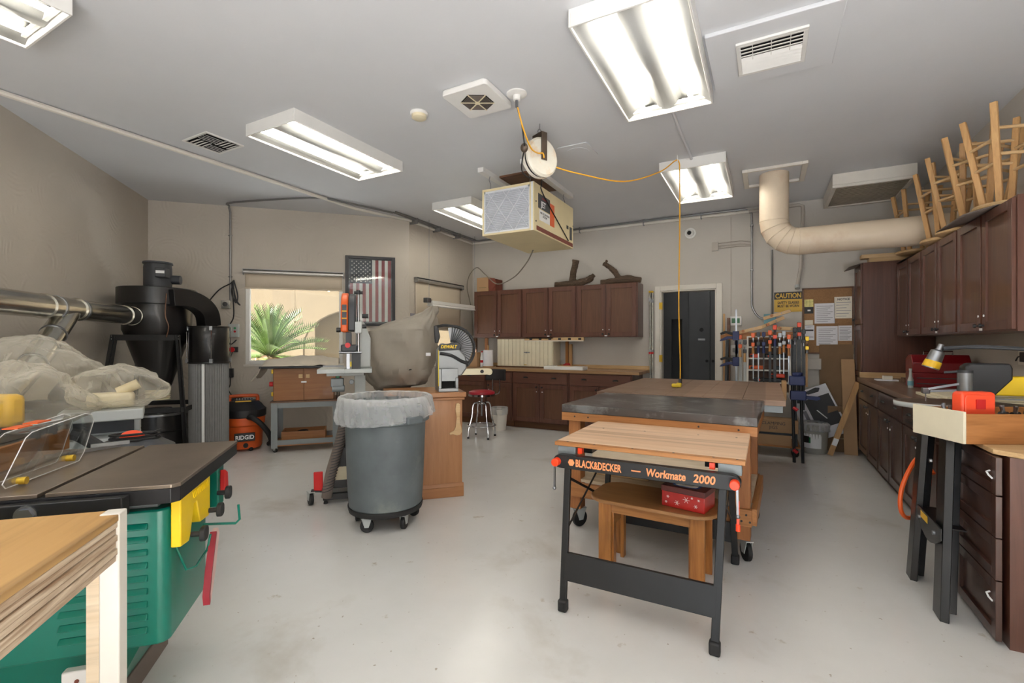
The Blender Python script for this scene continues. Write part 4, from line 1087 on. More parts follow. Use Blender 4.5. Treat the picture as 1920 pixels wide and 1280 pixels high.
def stool():
    t = thing('wooden_stool','','stool',(0,0,0))
    n = 28
    MB().lathe([(.02,0),(.15,0),(.168,.01),(.17,.022),(.16,.034),(.02,.036)],n).build('seat','light_x',t)
    ft = [(.105*math.cos(a),.105*math.sin(a),.03) for a in (R45,3*R45,5*R45,7*R45)]
    tp = [(.215*math.cos(a),.215*math.sin(a),.66) for a in (R45,3*R45,5*R45,7*R45)]
    for a,b in zip(ft,tp): MB().bar(a,b,.036,.030,up=(1,1,0)).build('leg','light_z',t,bev=.004)
    def on(i,z): k = (z-.03)/.63; return V(*ft[i]).lerp(V(*tp[i]),k)
    for i,z in ((0,.34),(0,.5),(1,.29),(1,.44),(2,.34),(2,.5),(3,.29),(3,.44)):
        MB().cyl(on(i,z),on((i+1)%4,z),.011,n=10).build('rung','light_x',t)
    return t
S = stool()
spots = [((1.40,4.30,ZTR+.010),.22,'upside-down wooden stool nearest, standing on the grey cardboard sheet'),((1.39,5.03,ZTR+.001),.5,'upside-down wooden stool third from near, its seat overhanging the cabinet'),((1.375,5.40,ZTR+.001),.15,'upside-down wooden stool fourth from near, just in front of the painted duct'),((1.40,4.665,ZTR+.0105),.75,'upside-down wooden stool second from near, behind the one on the cardboard'),((1.40,6.42,ZTR+.07),.1,'upside-down wooden stool at the far end behind the painted duct')]
S.location = spots[0][0]; S.rotation_euler = (0,0,spots[0][1]); S['label'] = spots[0][2]
for i in (1,2,3,4):
    dup(S, spots[i][0], spots[i][1], spots[i][2])
ks = MB().grid(lambda u,v: V(1.13+.45*u, 4.08+.56*v, ZTR+.004+(.0 if u > .36 else -.12*(.36-u))),14,4).build('cardboard_sheet','cardboard_grey',thick=.005)
tag(ks,'grey cardboard sheet under the nearest upturned stool','cardboard')

# ================================================================== workbenches in the middle
def caster(parent, p, r=.05, rz=0, plate=True, wmat='black_rubber'):
    """p = floor point under the wheel centre, local"""
    p = Vector(p); d = V(math.cos(rz),math.sin(rz),0)
    MB().cyl(p+V(0,0,r)-d*.014, p+V(0,0,r)+d*.014, r, n=18).build('caster_wheel',wmat,parent,bev=.004)
    s_ = V(-d.y,d.x,0)
    m = MB()
    for k in (-1,1): m.prism([(-.3*r,r*.8),(.3*r,r*.8),(.75*r,r*2.15),(-.75*r,r*2.15)],'x',k*.019-.0015,k*.019+.0015)
    m.bx(-.022,.022,-.8*r,.8*r,r*2.15-.003,r*2.2)
    m.xf(Matrix.Translation(p) @ Matrix.Rotation(rz,4,'Z')); m.build('caster_fork','grey_light',parent)
wb = thing('workbench','wooden workbench on casters with a worn dark-painted top','workbench',(-.65,3.60,0),math.radians(-2.))
hx,hy = .625,.465
MB().bx(-hx,hx,-hy,hy,.825,.88).build('top','dark_paint',wb,bev=.004)
MB().bx(-hx,hx,-hy,-hy+.035,.768,.824).build('apron','fir_x',wb,bev=.002); MB().bx(-hx,hx,hy-.035,hy,.768,.824).build('apron','fir_x',wb,bev=.002)
MB().bx(-hx,-hx+.035,-hy+.035,hy-.035,.768,.824).build('apron','fir_y',wb,bev=.002); MB().bx(hx-.035,hx,-hy+.035,hy-.035,.768,.824).build('apron','fir_y',wb,bev=.002)
for sx in (-1,1):
    for sy in (-1,1):
        x = sx*(hx-.085); y = sy*(hy-.08)
        MB().bx(x-.045,x+.045,y-.045,y+.045,.135,.768).build('leg','fir_z',wb,bev=.003)
        caster(wb,(x+.02,y,0),.06,.5*sx)
for sy in (-1,1):
    MB().bx(-hx+.03,hx-.03,sy*(hy-.02)-.015,sy*(hy-.02)+.015,.23,.33).build('stretcher','fir_x',wb,bev=.002)
for sx in (-1,1):
    MB().bx(sx*(hx-.02)-.015,sx*(hx-.02)+.015,-hy+.04,hy-.04,.23,.33).build('stretcher','fir_y',wb,bev=.002)
MB().bx(-hx+.04,hx-.04,-hy+.04,hy-.04,.331,.35).build('lower_shelf','pale_ply',wb)
m = MB()
for (x,z) in ((hx-.06,.30),(hx-.085,.26),(hx-.04,.26)): m.cyl((x,-hy+.005,z),(x,-hy-.001,z),.006,n=8)
for x in (-hx+.1,-hx+.2,.3,hx-.1): m.cyl((x,-hy,.80),(x,-hy-.001,.80),.006,n=8)
m.build('screws','black_plastic',wb)['kind'] = 'stuff'
# things stored on the bench's lower shelf
hv = thing('black_hose','fat black vacuum hose lying on the workbench shelf','hose',(-.62,3.55,.351))
MB().tube([V(-.3,.1,.06),V(-.28,-.1,.1),V(-.1,-.16,.17),V(.15,-.12,.18),V(.32,-.05,.12),V(.34,.12,.06)],.045,12,8).build('hose','black_rubber',hv)
mc = thing('bench_motor','grey metal motor block stored on the workbench shelf','motor',(-.46,3.72,.351))
MB().bx(-.14,.14,-.09,.09,0,.03).cyl((-.13,0,.12),(.13,0,.12),.09,n=20).build('body','charcoal',mc,bev=.004)
MB().cyl((.13,0,.12),(.19,0,.12),.02,n=10).build('shaft','steel',mc)
tag(MB().bx(-1.12,-.72,3.36,3.5,.351,.44).build('wood_block','light_x',bev=.003),'pale wood block on the left of the workbench shelf','block')

t2 = thing('assembly_table','large planked wooden table top behind the dark workbench','table',(-.60,5.02,0))
hx2,hy2 = .735,.93
for i in range(5):
    a = -hx2+i*2*hx2/5
    MB().bx(a+.001,a+2*hx2/5-.001,-hy2,hy2,.842,.884).build('plank','bench2_top',t2,bev=.002)
MB().bx(-hx2+.02,hx2-.02,-hy2+.01,-hy2+.04,.79,.841).bx(-hx2+.02,hx2-.02,hy2-.04,hy2-.01,.79,.841).bx(hx2-.05,hx2-.02,-hy2+.04,hy2-.04,.79,.841).bx(-hx2+.02,-hx2+.05,-hy2+.04,hy2-.04,.79,.841).build('apron','grey_steel',t2)
for x in (-.5,.36):
    for y in (-.78,.78): MB().bx(x-.03,x+.03,y-.03,y+.03,0,.79).build('leg','black_paint',t2)

# folding workmate
wm = thing('folding_workbench','black folding workbench with a plywood top and orange end knobs','workbench',(-.545,2.36,0))
MB().bx(-.465,.465,.05,.765,.765,.785).build('plywood_top','bench_ply',wm,bev=.002)
MB().bx(-.465,.465,.01,.05,.765,.785).build('front_edge','fir_x',wm,bev=.002)
m = MB()
for x in (-.4,-.25,-.05,.15,.33,.43):
    m.cyl((x,.035,.785),(x,.035,.7856),.006,n=8)
for x in (-.35,-.1,.2,.4):
    m.cyl((x,.55+.1*x,.785),(x,.55+.1*x,.7856),.006,n=8)
m.build('screw_holes','black_plastic',wm)['kind'] = 'stuff'
MB().bx(-.42,.42,.60,.65,.70,.764).build('rear_cleat','pale_ply',wm)
MB().bx(-.36,.40,.33,.36,.61,.764).build('rear_cleat','pale_ply',wm)
# front beam with rounded ends
m = MB(); poly = [(-.415+.035*math.cos(a),.695+.035*math.sin(a)) for a in [PI/2+PI*i/8 for i in range(9)]]+[(.415+.035*math.cos(a),.695+.035*math.sin(a)) for a in [-PI/2+PI*i/8 for i in range(9)]]
m.prism(poly,'y',-.045,0).build('front_beam','black_paint',wm,bev=.003)
m = MB(); m.prism([(x*.86,z) for x,z in poly],'y',.66,.70).build('rear_beam','black_paint',wm,bev=.003)
text('BLACK&DECKER',.052,'letter_orange',wm,(-.325,-.0458,.678),X90,bold=.0015,sx=.62)
text('Workmate',.052,'letter_orange',wm,(.035,-.0458,.678),X90,bold=.0014,sx=.78,shear=.12)
text('2000',.052,'letter_orange',wm,(.25,-.0458,.678),X90,bold=.0014,sx=.9,shear=.12)
MB().bx(-.035,.01,-.0462,-.045,.691,.697).build('dash','letter_orange',wm)
MB().prism([(-.348+.018*math.cos(i*PI/3),.696+.019*math.sin(i*PI/3)) for i in range(6)],'y',-.0465,-.045).build('hexagon_logo','letter_orange',wm)
for sx in (-1,1):
    x = sx*.425
    k_ = MB().cyl((x,-.045,.695),(x,-.085,.695),.021,n=16).build('end_knob','hot_orange',wm,bev=.003)
    MB().bar((x+sx*.01,-.06,.68),(x+sx*.012,-.06,.56),.009,.009).ball((x+sx*.012,-.06,.555),.010).build('crank_rod','steel',wm)
    MB().bx(sx*.40-.05,sx*.40+.05,.02,.09,.715,.764).build('jaw_bracket','grey_steel',wm,bev=.003)
    MB().bx(sx*.32-.035,sx*.32+.035,.1,.6,.72,.762).build('slide_rail','black_paint',wm)
    MB().bx(sx*.325-.012,sx*.325+.012,.02,.05,.73,.76).build('red_stop','hot_orange',wm)
    # legs: front and rear, splayed
    fx = sx*.355 if sx > 0 else -.335
    tx = sx*.375 if sx > 0 else -.375
    for (ty,fy,nm) in ((-.02,-.19,'front'),(.68,.755,'rear')):
        T = V(tx,ty,.67); Fo = V(fx,fy,.03)
        if nm == 'rear': T = V(sx*.36,ty,.67); Fo = V(sx*.41 if sx < 0 else .385,fy,.03)
        MB().bar(T,Fo,.034,.022,up=(0,1,0)).build('leg','black_paint',wm,bev=.003)
        MB().box((Fo.x,Fo.y,.028),(.046,.042,.056)).build('rubber_foot','black_rubber',wm,bev=.008)
    MB().bar((tx,.0,.60),(tx*.98,.66,.30),.014,.004,up=(1,0,0)).bar((tx,.66,.60),(tx*.98,-.08,.34),.014,.004,up=(1,0,0)).build('folding_brace','black_paint',wm)
m = MB(); zt,zb_ = .265,.14
def ylg(z): return -.19+(z-.03)/.64*.17
m.vf([(-.34,ylg(zb_)-.012,zb_),(.36,ylg(zb_)-.012,zb_),(.362,ylg(zt)-.012,zt),(-.342,ylg(zt)-.012,zt),(-.34,ylg(zb_)+.01,zb_),(.36,ylg(zb_)+.01,zb_),(.362,ylg(zt)+.01,zt),(-.342,ylg(zt)+.01,zt)],[(0,1,2,3),(7,6,5,4),(0,4,5,1),(1,5,6,2),(2,6,7,3),(3,7,4,0)])
m.build('step_panel','black_paint',wm,bev=.004)
MB().bx(-.39,.37,.735,.755,.13,.25).build('rear_panel','black_paint',wm,bev=.004)
MB().bar((.435,.02,.60),(.435,.0,.49),.011,.011).cyl((.435,.0,.50),(.435,.0,.47),.010,n=10).build('spare_peg','hot_orange',wm)
# oak bench
ob_ = thing('oak_bench','small oak bench with rounded ends standing under the folding workbench','bench',(-.565,2.80,0),math.radians(-3))
MB().prism(rrect(.70,.40,.12,6),'z',.405,.425).build('seat','oak_ply',ob_,bev=.004)
MB().bx(-.22,.22,-.125,-.105,.335,.404).build('apron','oak_x',ob_,bev=.002); MB().bx(-.22,.22,.105,.125,.335,.404).build('apron','oak_x',ob_,bev=.002)
for sx in (-1,1):
    for sy in (-1,1):
        x,y = sx*.255,sy*.125
        MB().bx(x-.037,x+.037,y-.011,y+.011,0,.404).build('leg','oak_z',ob_,bev=.002)
        MB().bx(x-.011-sx*.037,x+.011-sx*.037,y-sy*.011-(.045 if sy > 0 else 0),y-sy*.011+(.045 if sy < 0 else 0),0,.404).build('leg_return','oak_z',ob_,bev=.002)
    MB().bx(sx*.235-.01,sx*.235+.01,-.07,.07,.24,.30).build('stretcher','oak_x',ob_,bev=.002)
gb = thing('gift_box','red Christmas box with white snowflakes standing on the oak bench','box',(-.375,2.745,.4262),math.radians(-12))
MB().bx(-.115,.115,-.085,.085,0,.105).build('carton','gift_red',gb,bev=.003)
MB().bx(-.118,.118,-.088,.088,.082,.114).build('lid','gift_brown',gb,bev=.003)
MB().prism(rrect(.12,.09,.02),'z',.1142,.1152).build('label','label_white',gb)
MB().prism(rrect(.145,.11,.03),'z',.1141,.1146).build('label_border','ge_blue',gb)
def flake(x,z,r):
    m = MB()
    for k in range(3):
        a = k*PI/3; m.bar((x-r*math.cos(a),-.0857,z-r*math.sin(a)),(x+r*math.cos(a),-.0857,z+r*math.sin(a)),.002,.0008,up=(0,1,0))
    return m.build('snowflake','gift_white',gb)
for (x,z,r) in ((-.08,.055,.008),(-.03,.03,.014),(.02,.055,.018),(.07,.03,.01),(.085,.065,.007),(-.09,.025,.007),(.05,.07,.006)): flake(x,z,r)

# ================================================================== trash can and neighbours
TCX,TCY = -2.475,2.635
tn = thing('trash_can','grey round trash can on a wheeled dolly','trash can',(TCX,TCY,0),.3)
MB().lathe([(.02,.135),(.245,.135),(.262,.15),(.272,.3),(.288,.74),(.30,.75),(.315,.755),(.318,.80),(.31,.885),(.298,.89),(.288,.75),(.25,.16),(.02,.155)],40).build('barrel','grey_plastic',tn)
for a in (2.6,2.6+PI):
    c_ = V(.32*math.cos(a),.32*math.sin(a),.785)
    m = MB().box(c_,(.10,.13,.05)); m.xf(Matrix.Translation(c_) @ Matrix.Rotation(a,4,'Z') @ Matrix.Translation(-c_)); m.build('handle','grey_plastic',tn,bev=.012)
MB().lathe([(.02,.10),(.24,.10),(.262,.11),(.268,.135),(.268,.15),(.255,.134),(.02,.134)],36).build('dolly','black_rubber',tn)
for i in range(5):
    a = -1.75+i*2*PI/5
    caster(tn,(.215*math.cos(a),.215*math.sin(a),0),.046,a+.5)
def bagf(u,v):
    a = 2*PI*u
    # v 0: hem outside, 1: inside
    ws = .008*math.sin(a*23+6*v)+.006*math.sin(a*41+9*v)+.008*noise.noise(V(math.cos(a)*4,math.sin(a)*4,v*3))
    if v < .72:
        t = v/.72; hem = .775+.03*math.sin(a+.3)
        z = hem+(.925-hem)*t; r = .352-.02*t*t+ws*(1-.5*t)
        if t < .06: r -= .008
    elif v < .82:
        t = (v-.72)/.10; z = .925+.012*math.sin(PI*t); r = .332-.03*t+ws*.5
    else:
        t = (v-.82)/.18; z = .925-.3*t; r = .300-.035*t+ws*.3
    return V(r*math.cos(a),r*math.sin(a),z+.006*noise.noise(V(math.cos(a)*6,math.sin(a)*6,9)))
bgo = MB().grid(bagf,140,26); bmesh.ops.remove_doubles(bgo.bm,verts=bgo.bm.verts,dist=.0005)
bo = bgo.build('bin_liner','bag_white'); bo.location = (TCX,TCY,0)
tag(bo,'clear white plastic liner folded over the rim of the trash can','trash bag')

# wooden mitre-saw cabinet (45 degrees to the room)
wc0 = V(-2.30,3.38,0)
wcab = thing('wooden_cabinet','tan wooden cabinet with moulded base carrying the mitre saw','cabinet',wc0,R45)
L_ = .62; Dp = .52
MB().bx(-L_,0,.012,Dp,.0,.83).build('body','cherry_z',wcab,bev=.002)
MB().bx(-L_-.012,.012,0,Dp+.012,0,.085).prism([(-.0,.085),(.012,.085),(.012,.12),(.004,.105)],'x',-L_-.012,.012).build('base_moulding','cherry_x',wcab,bev=.004)
MB().bx(-L_-.018,.018,-.006,Dp+.018,.83,.855).bx(-L_-.03,.03,-.018,Dp+.03,.855,.897).build('top_moulding','cherry_x',wcab,bev=.006)
ps_ = [(0,0),(.02,-.004),(.034,.01),(.036,.05),(.03,.12),(.034,.17),(.045,.21),(.05,.245),(.035,.27),(.005,.275),(-.03,.262),(-.055,.268),(-.058,.25),(-.02,.232),(-.004,.2),(-.002,.17),(.004,.12),(-.006,.05)]
pk = MB().prism([(x,-z) for x,z in ps_],'y',-.012,-.0005)
pk.xf(Matrix.Translation((-.055,.009,.80)))
pko = pk.build('wood_template','light_x',bev=.002); pko.location = wc0; pko.rotation_euler = (0,0,R45)
tag(pko,'curved light wood handsaw-shaped template hung on the tan cabinet','template')
kp = MB().grid(lambda u,v: V(-L_-.03+.30*u,.02+.2*v,.899+.02*max(0,u-.6)*v+.003*math.sin(5*u)),8,4).build('kraft_paper','cardboard',thick=.002); kp.location = wc0; kp.rotation_euler = (0,0,R45)
tag(kp,'loose brown paper sheet on the tan cabinet beside the mitre saw','paper')
# mitre saw (origin on the cabinet top)
ms = thing('mitre_saw','grey and yellow mitre saw with a slotted dark blade guard on the tan cabinet','mitre saw',wc0+V(C45*-.13-C45*.16,C45*-.13+C45*.16,.898),R45)
MB().bx(-.07,.10,-.13,.12,0,.03).bx(-.07,-.045,-.13,.12,.03,.20).bx(-.045,.10,-.12,-.105,.09,.20).bx(.075,.10,-.13,.12,.03,.12).bx(-.045,.10,.08,.12,.03,.13).build('base','alu',ms,bev=.004)
MB().bx(-.045,.075,-.05,.08,.03,.11).build('base_recess','dark_void',ms)
MB().bx(-.074,-.068,-.13,-.11,.05,.36).build('rule','tape_yellow',ms)
MB().prism([(-.07,.13),(.14,.13),(.19,.20),(.18,.30),(.09,.40),(-.03,.42),(-.07,.36)],'y',-.06,.06).build('pivot_casting','alu',ms,bev=.012)
MB().bx(.09,.40,-.035,.035,.135,.19).cyl((.40,-.035,.16),(.40,.035,.16),.03,n=16).build('extension_wing','cream_paint',ms,bev=.004)
MB().cyl((.33,-.036,.165),(.33,-.045,.165),.016,n=12).build('wing_knob','black_plastic',ms)
def arc(cx,cz,r0,r1,a0,a1,n=20):
    return [(cx+r1*math.cos(a0+(a1-a0)*i/n),cz+r1*math.sin(a0+(a1-a0)*i/n)) for i in range(n+1)]+[(cx+r0*math.cos(a1-(a1-a0)*i/n),cz+r0*math.sin(a1-(a1-a0)*i/n)) for i in range(n+1)]
gcx,gcz = .06,.37
MB().prism(arc(gcx,gcz,.19,.21,-1.0,1.75),'y',-.05,-.02).prism(arc(gcx,gcz,.06,.075,-1.0,1.75),'y',-.05,-.02).build('guard_rim','black_rubber',ms)
for i in range(22):
    a = -.95+i*2.6/21
    MB().bar((gcx+.07*math.cos(a),-.035,gcz+.07*math.sin(a)),(gcx+.192*math.cos(a-.12),-.035,gcz+.192*math.sin(a-.12)),.006,.016,up=(0,1,0)).build('guard_slat','charcoal',ms)
MB().prism(arc(gcx,gcz,.02,.185,-1.0,1.75),'y',-.012,-.008).build('blade','steel',ms)
MB().prism([(-.06,.40),(.10,.43),(.14,.40),(.12,.36),(-.06,.35)],'y',-.075,-.05).build('motor_cover','charcoal',ms,bev=.006)
text('DEWALT',.038,'yellow_plastic',ms,(-.045,-.0757,.375),X90,bold=.001,sx=.9,shear=.2)
MB().tube([V(-.09,-.03,.56),V(.0,-.03,.575),V(.12,-.02,.56),V(.19,-.02,.53)],.012,8,5).build('carry_handle','black_rubber',ms)
MB().prism([(-.09,.42),(-.06,.42),(-.05,.50),(-.07,.57),(-.1,.57)],'y',-.05,-.01).build('trigger_handle','black_plastic',ms,bev=.006)
MB().tube([V(-.05,-.06,.33),V(.05,-.07,.31),V(.14,-.065,.26),V(.2,-.06,.24)],.014,8,5).build('link_arm','black_plastic',ms)
# red-seated bar stool
rs_ = thing('draft_stool','chrome stool with red round seat and black backrest by the counter','stool',(-3.50,5.62,0),.2)
MB().lathe([(.02,.60),(.17,.60),(.185,.615),(.18,.64),(.14,.655),(.02,.66)],26).build('seat','seat_red',rs_)
MB().lathe([(.15,.578),(.188,.58),(.188,.606),(.15,.603)],26).build('seat_rim','chrome',rs_)
MB().cyl((0,0,.60),(0,0,.30),.014,n=10).build('screw_post','steel',rs_)
MB().lathe([(.05,.465),(.06,.47),(.06,.49),(.02,.50)],16).build('hub','chrome',rs_)
for i in range(4):
    a = R45+i*PI/2; c_,s_ = math.cos(a),math.sin(a)
    MB().tube([V(.03*c_,.03*s_,.48),V(.10*c_,.10*s_,.485),V(.135*c_,.135*s_,.44),V(.15*c_,.15*s_,.3),V(.20*c_,.20*s_,.12),V(.205*c_,.205*s_,.02)],.011,8,4).build('leg','chrome',rs_)
    MB().cyl((.205*c_,.205*s_,.0),(.205*c_,.205*s_,.025),.015,n=10).build('foot','black_rubber',rs_)
MB().tube([V(.195*math.cos(2*PI*i/28),.195*math.sin(2*PI*i/28),.17) for i in range(29)],.009,8).build('foot_ring','chrome',rs_)
for x in (.03,.14):
    MB().tube([V(x,.10,.595),V(x+.04,.17,.60),V(x+.06,.195,.64),V(x+.06,.20,.80)],.009,8,4).build('back_post','chrome',rs_)
MB().grid(lambda u,v: V(-.02+.30*u,.205+.05*math.sin(PI*u),.78+.16*v),10,4).build('backrest','black_rubber',rs_,thick=.035,bev=.01)
# white bin by the stool
wbn = thing('waste_basket','small white waste bin with a grey bag standing behind the red stool','bin',(-3.56,6.22,0))
MB().lathe([(.10,0),(.125,.32),(.12,.32),(.095,.01)],20).build('bin','trim_white',wbn)
MB().lathe([(.128,.24),(.134,.30),(.13,.345),(.115,.34),(.11,.2)],20,caps=False).build('bag','bag_white',wbn)

# ================================================================== clamp cart and the corner by the tall cabinet
cc = thing('clamp_cart','rolling clamp rack with black frame and white cubby shelf','clamp rack',(0,0,0))
cx0,cx1,cy0,cy1 = -.50,.35,6.28,6.80
MB().bx(cx0,cx1,cy0,cy1,.11,.13).build('base','fir_x',cc,bev=.003)
for x in (cx0+.06,cx1-.05):
    for y in (cy0+.06,cy1-.06): caster(cc,(x,y,0),.05,.6)
for x in (cx0+.05,cx1-.04):
    for (y,t_) in ((cy0+.04,6.50),(cy1-.04,6.58)):
        MB().bar((x,y,.13),(x-.03 if x > 0 else x+.03,t_,1.42),.04,.03).build('upright','black_paint',cc,bev=.002)
MB().bx(cx0+.05,cx1-.04,6.50,6.58,1.42,1.45).bx(cx0,cx1-.0,6.47,6.49,1.36,1.42).build('top_rail','fir_x',cc,bev=.002)
sx0,sx1,sy0,sy1 = -.20,.26,6.50-.16,6.49
MB().bx(sx0,sx0+.018,sy0,sy1,.72,1.40).build('cubby_side','trim_white',cc); MB().bx(sx1-.018,sx1,sy0,sy1,.72,1.40).build('cubby_side','trim_white',cc)
MB().bx(sx0,sx1,sy1-.006,sy1,.72,1.40).build('cubby_back','walnutish',cc)
for z in (.72,.84,.985,1.125,1.26,1.385): MB().bx(sx0+.018,sx1-.018,sy0,sy1-.006,z,z+.016).build('cubby_shelf','trim_white',cc)
def lbl(o,l): o['label'] = l; return o
# pieces in the cubbies
for i,(x,z,w,mat,nm) in enumerate(((-.10,1.002,.16,'orange_plastic','orange clamp pads on the second cubby shelf'),(.12,1.002,.08,'charcoal','grey clamp block on the second cubby shelf'),(-.12,1.142,.10,'orange_red','orange pad at the left of the third cubby shelf'),(.10,1.142,.22,'black_plastic','black clamp jaws on the third cubby shelf'),(.02,.857,.30,'black_plastic','black pistol clamp lying on the lowest visible cubby shelf'),(.12,.91,.16,'orange_red','orange-gripped clamp lying on top of the black one'))):
    t = thing('spare_jaw',nm,'clamp part',(x,sy0+.06,z))
    MB().bx(-w/2,w/2,-.03,.03,0,.045).build('block',mat,t,bev=.01); MB().cyl((-w*.3,-.03,.022),(-w*.3,-.045,.022),.014,n=10).build('pad','black_rubber' if mat[0] == 'o' else 'orange_red',t)
def bar_clamp(label,x,y,ztop,L,jaw,bar='steel',wd=.016,handle='oak_z',hs=.11,z2=None):
    t = thing('bar_clamp',label,'clamp',(x,y,0),0,'bar clamps hanging on the clamp rack')
    MB().bx(-wd/2,wd/2,-.005,.005,ztop-L,ztop).build('bar',bar,t)
    MB().prism([(-.02,ztop-.005),(.02,ztop-.005),(.02,ztop-.05),(.012,ztop-.06),(-.012,ztop-.06),(-.02,ztop-.05)],'y',-.075,.006).build('fixed_jaw',jaw,t,bev=.004)
    zs = ztop-.14 if z2 is None else z2
    MB().bx(-.019,.019,-.075,.010,zs-.022,zs+.022).build('sliding_jaw',jaw,t,bev=.004)
    MB().cyl((0,-.055,zs-.02),(0,-.055,zs-hs),.013,.017,n=12).build('handle',handle,t)
    MB().cyl((0,-.055,zs+.02),(0,-.055,zs+.05),.006,n=8).build('screw','steel',t)
    return t
fy = 6.315
cl_ = [(-.13,1.44,.55,'orange_plastic','steel',.012,'first thin orange-jawed bar clamp from the left of the cubby'),
 (-.075,1.45,.62,'charcoal','steel',.012,'thin dark-jawed bar clamp left of the wide black bars'),
 (-.02,1.45,.60,'blue_grip','charcoal',.012,'blue-jawed bar clamp in front of the cubby'),
 (.045,1.47,.66,'orange_plastic','charcoal',.026,'wide black-bar clamp with orange head, left of two'),
 (.095,1.53,.66,'orange_red','charcoal',.030,'tall wide black-bar clamp with stacked orange and red heads'),
 (.145,1.44,.48,'alu','steel',.010,'slim chrome bar clamp right of the wide black bars'),
 (.185,1.46,.50,'alu','steel',.010,'slim chrome bar clamp with wooden handle at the cubby right'),
 (.235,1.42,.58,'orange_plastic','steel',.012,'orange-jawed bar clamp at the right edge of the cubby')]
for (x,z,L,j,b,w,nm) in cl_: bar_clamp(nm,x,fy,z,L,j,b,w,'oak_z' if j in ('alu','orange_plastic') else 'blue_grip')
for i,(x,z,j,b,w,nm) in enumerate(((.30,1.50,'black_plastic','black_paint',.035,'long black pipe clamp at the inner right of the rack'),(.345,1.56,'orange_red','black_paint',.04,'long black pipe clamp with orange knob on the right of the rack'),(.39,1.48,'charcoal','black_paint',.03,'outermost long black clamp on the right of the rack'),(.425,1.40,'brass','light_z',.022,'pale flat bar clamp farthest right on the rack'))):
    bar_clamp(nm,x,6.44+.03*i,z,.95 if i < 3 else .6,j,b,w,'steel',.06)
for i,(x,z,j,nm) in enumerate(((-.31,1.46,'blue_grip','long grey bar clamp with blue grips at the left of the rack'),(-.27,1.42,'orange_plastic','long grey bar clamp with orange jaw beside the blue one'),(-.22,1.36,'charcoal','third long grey bar clamp left of the cubby'))):
    bar_clamp(nm,x,6.36,z,.95,j,'grey_light',.03,'blue_grip' if i == 0 else 'light_z',.13)
def grip(label,x,y,z,s=1):
    t = thing('trigger_clamp',label,'clamp',(x,y,z),0,'blue and black trigger clamps')
    MB().prism([(.0,.02),(-.10,.045),(-.16,.02),(-.15,-.005),(-.09,.015),(0,-.02)],'y',-.015,.015).build('handle','black_rubber',t,bev=.004)
    MB().prism([(.0,-.02),(-.08,-.02),(-.15,-.055),(-.165,-.08),(-.13,-.075),(-.05,-.05),(0,-.06)],'y',-.015,.015).build('trigger','blue_grip',t,bev=.004)
    MB().bx(-.02,.05,-.02,.02,-.07,.04).build('body','blue_grip',t,bev=.005)
    MB().bx(.01,.028,-.004,.004,-.30,.30).build('bar','steel',t)
    return t
grip('upper blue and black trigger clamp on the left side of the rack',-.33,6.27,1.42)
grip('lower blue and black trigger clamp on the left side of the rack',-.33,6.27,1.11)
def handscrew(label,p,rot):
    t = thing('hand_screw',label,'clamp',p,0); t.rotation_euler = rot
    MB().prism([(-.15,-.02),(.11,-.02),(.15,-.008),(.15,.02),(-.15,.02)],'y',-.02,.02).build('jaw','light_x',t,bev=.003)
    MB().cyl((.05,0,.02),(.05,0,.10),.005,n=8).cyl((-.06,0,.02),(-.06,0,.12),.005,n=8).build('spindle','steel',t)
    MB().cyl((-.06,0,.10),(-.06,0,.20),.014,.018,n=10).build('handle','fir_z',t)
    return t
handscrew('wooden hand screw clamp lying at the left on top of the rack',(-.18,6.50,1.475),(PI/2,-.25,0))
handscrew('wooden hand screw clamp propped upward on top of the rack',(.06,6.52,1.56),(PI/2,-.45,.1))
handscrew('wooden hand screw clamp on the right of the rack top',(.22,6.50,1.49),(PI/2,.05,-.1))
handscrew('wooden hand screw clamp topmost on the rack',(.12,6.55,1.66),(PI/2,-.3,0))
# boxes on the cart base
kb = thing('carton','brown carton with handwriting on the clamp cart base, upper of two','box',(.05,6.42,.275)); MB().bx(-.28,.28,-.12,.12,0,.15).build('carton','cardboard',kb,bev=.003)
text('CLAMPING\nJIGS',.05,'ink',kb,(.03,-.121,.09),X90,align='CENTER')
kc = thing('shelf_tray','dark tray and brown board carrying the carton on the clamp cart','tray',(.02,6.44,.131)); MB().bx(-.30,.24,-.14,.02,0,.115).build('board','cardboard',kc); MB().bx(-.34,.30,-.13,.15,.117,.143).build('tray','black_paint',kc)
# big clamps at the end of the table
bc = thing('pipe_clamp_pair','pair of blue-headed black pipe clamps standing at the end of the table','clamp',(.305,5.98,0))
for k,x in enumerate((-.03,.05)):
    MB().cyl((x,0,.02),(x-.02,0,.92),.016,n=10).build('pipe','black_paint',bc)
MB().bx(-.08,.07,-.05,.05,.86,.96).cyl((-.0,0,.96),(.0,0,1.0),.05,n=14).build('upper_head','blue_grip',bc,bev=.01)
MB().bx(-.07,.08,-.05,.05,.70,.80).build('lower_head','blue_grip',bc,bev=.01)
MB().prism([(.06,.78),(.16,.84),(.20,.84),(.19,.80),(.10,.765)],'y',-.018,.018).build('grip_handle','black_rubber',bc,bev=.004)
MB().prism([(.06,.75),(.20,.745),(.21,.72),(.18,.705),(.06,.715)],'y',-.018,.018).build('trigger','blue_grip',bc,bev=.004)
for z in (.62,.16): MB().cyl((-.04,-.02,z),(.0,-.03,z-.03),.018,n=10).build('clutch','red_button',bc)
tag(MB().bx(.155,.20,5.88,6.1,.70,.90).build('clamped_block','light_z',bev=.003),'light wood block clamped at the far end of the table','block')
